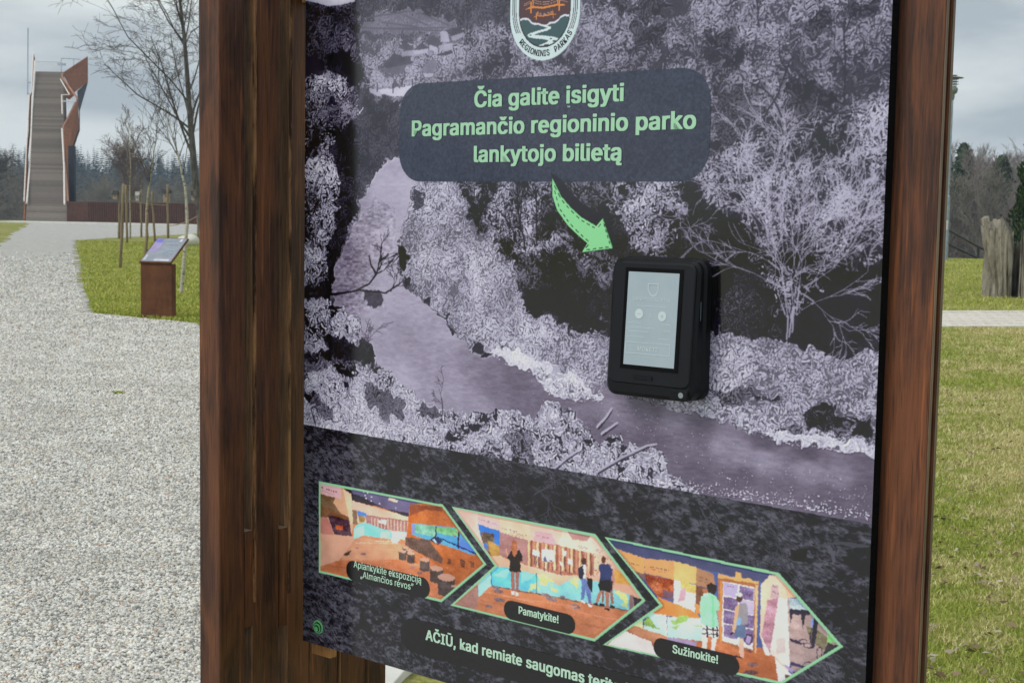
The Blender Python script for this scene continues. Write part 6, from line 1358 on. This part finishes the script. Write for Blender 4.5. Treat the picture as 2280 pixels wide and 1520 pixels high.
def rope_thing(a, c_, ya, yc, sag, label):
    p, q = at_depth(*a, ya), at_depth(*c_, yc); o_ = MB(); P = [p + (q - p) * k / 10 - np.array([0, 0, sag * 4 * (k / 10) * (1 - k / 10)]) for k in range(11)]; c0 = P[0]
    o_.tube([x - c0 for x in P], .022, 5); r_ = o_.build('rope', M['rope'], smooth=True); r_.location = tuple(c0); set_props(r_, label, 'rope', 'ropes between the stakes')
rope_thing((283, 446), (374, 457), 61.9, 71.7, .05, 'thin rope from the leaning stakes to the thick stake'); rope_thing((374, 502), (441, 480), 71.6, 64.5, .12, 'thin low rope from the thick stake towards the board post')
bp = ground(421, 547.5); g = np.random.default_rng(8); b = MB(); b.lathe([(max(.01, math.cos(a)) * (1 + .05 * math.sin(3 * a)), math.sin(a)) for a in np.linspace(-1.4, 1.55, 14)], 22)
V = b.v[0]; V *= np.array([.43, .40, .27]); V[:, 2] += .20; V *= 1 + .05 * np.sin(V[:, :1] * 9 + V[:, 1:2] * 7); bo = b.build('boulder', M['white stone'], smooth=True); bo.location = tuple(bp); set_props(bo, 'smooth white boulder on the lawn behind the lectern', 'boulder')
# slab by the foot of the board
b = MB(); P = [ground(835, 1470), ground(938, 1482), ground(902, 1512), ground(860, 1560), ground(800, 1540)]; b.slab([(p[0], p[1], 0) for p in P], (0, 0, .035)); o = b.build('paving_slab', M['concrete'], bevel=.004); set_props(o, 'pale concrete slab lying on the ground behind the board foot', 'paving slab')

# ================================================================ lamp post, hand rail
lg = ground(2103.5, 581); lamp = empty('street_lamp', tuple(lg), 0, 'slim grey park lamp post with flat disc hood', 'street lamp')
b = MB(); b.tube([(0, 0, -.05), (0, 0, 2.45)], [.105, .105], 14); b.lathe([(.105, 2.45), (.07, 2.52)], 14); b.build('pole_sleeve', M['grey metal'], lamp, smooth=False)
b = MB(); b.tube([(0, 0, 2.4), (0, 0, 6.15)], [.068, .060], 12); b.build('pole', M['grey metal'], lamp)
b = MB(); b.box(-.10, -.05, -.112, -.10, 2.44, 2.50); b.box(-.04, .02, -.112, -.105, 1.2, 1.55); b.build('service_door', M['pale rail'], lamp)
b = MB(); b.lathe([(.07, 6.12), (.10, 6.22), (.10, 6.32), (.19, 6.40), (.21, 6.50), (.19, 6.58), (.12, 6.62)], 20); b.build('lamp_bowl', M['lamp metal'], lamp, smooth=True)
t = NT('clear shade'); t.b.inputs['Transmission Weight'].default_value = .8; M['clear shade'] = t.done(t.ramp(t.noise(t.coord(), 4), [(.3, (.62, .66, .66)), (.7, (.7, .74, .74))]), .15, .5)
b = MB(); b.lathe([(.15, 6.62), (.15, 6.93)], 18); b.build('lamp_shade', M['clear shade'], lamp)
for z in (6.70, 6.79, 6.88):
    b = MB(); b.lathe([(.165, z), (.22, z + .005), (.22, z + .02), (.165, z + .015)], 20); b.build('louvre_ring', M['lamp metal'], lamp)
b = MB(); b.lathe([(.0, 6.975), (.40, 6.935), (.405, 6.955), (.2, 7.0), (0, 7.01)], 28); b.lathe([(.0, 7.02), (.17, 7.03), (.17, 7.05), (0, 7.06)], 18); b.build('lamp_hood', M['lamp metal'], lamp)
hr = at_depth(2108, 540, 58.5); rl = empty('hand_rail', (hr[0], 58.5, 0), 0, 'black steel hand rail descending behind the lawn edge right of the lamp', 'hand rail'); o0 = np.array([hr[0], 58.5, 0])
for (x, y0, y1, d) in ((2108, 512, 590, 58.5), (2178.5, 549, 640, 60.5), (2240, 580, 680, 62.0)):
    b = MB(); p, q = at_depth(x, y0, d) - o0, at_depth(x, y1, d) - o0; b.tube([(p[0], p[1], p[2]), (p[0], p[1], q[2] - .2)], .06, 6); b.build('post', M['black metal'], rl)
for pts in (((2106, 509), (2178, 549), (2240, 580)), ((2106, 541), (2178, 575), (2240, 606))):
    b = MB(); b.tube([at_depth(x, y, d) - o0 for (x, y), d in zip(pts, (58.5, 60.5, 62.0))], .055, 6); b.build('rail', M['black metal'], rl)

# ================================================================ the air between here and the far woods
hz = MB(); hz.box(-640, 640, -75, 740, -10.2, 42); hv = bpy.data.materials.new('air'); hv.use_nodes = True; hn = hv.node_tree.nodes; hn.clear()
ho = hn.new('ShaderNodeOutputMaterial'); hp = hn.new('ShaderNodeVolumePrincipled'); hp.inputs['Color'].default_value = (.66, .80, 1.0, 1); hp.inputs['Density'].default_value = HAZE; hp.inputs['Anisotropy'].default_value = 0.0
hv.node_tree.links.new(hp.outputs[0], ho.inputs['Volume']); set_props(hz.build('haze', hv), kind='stuff')
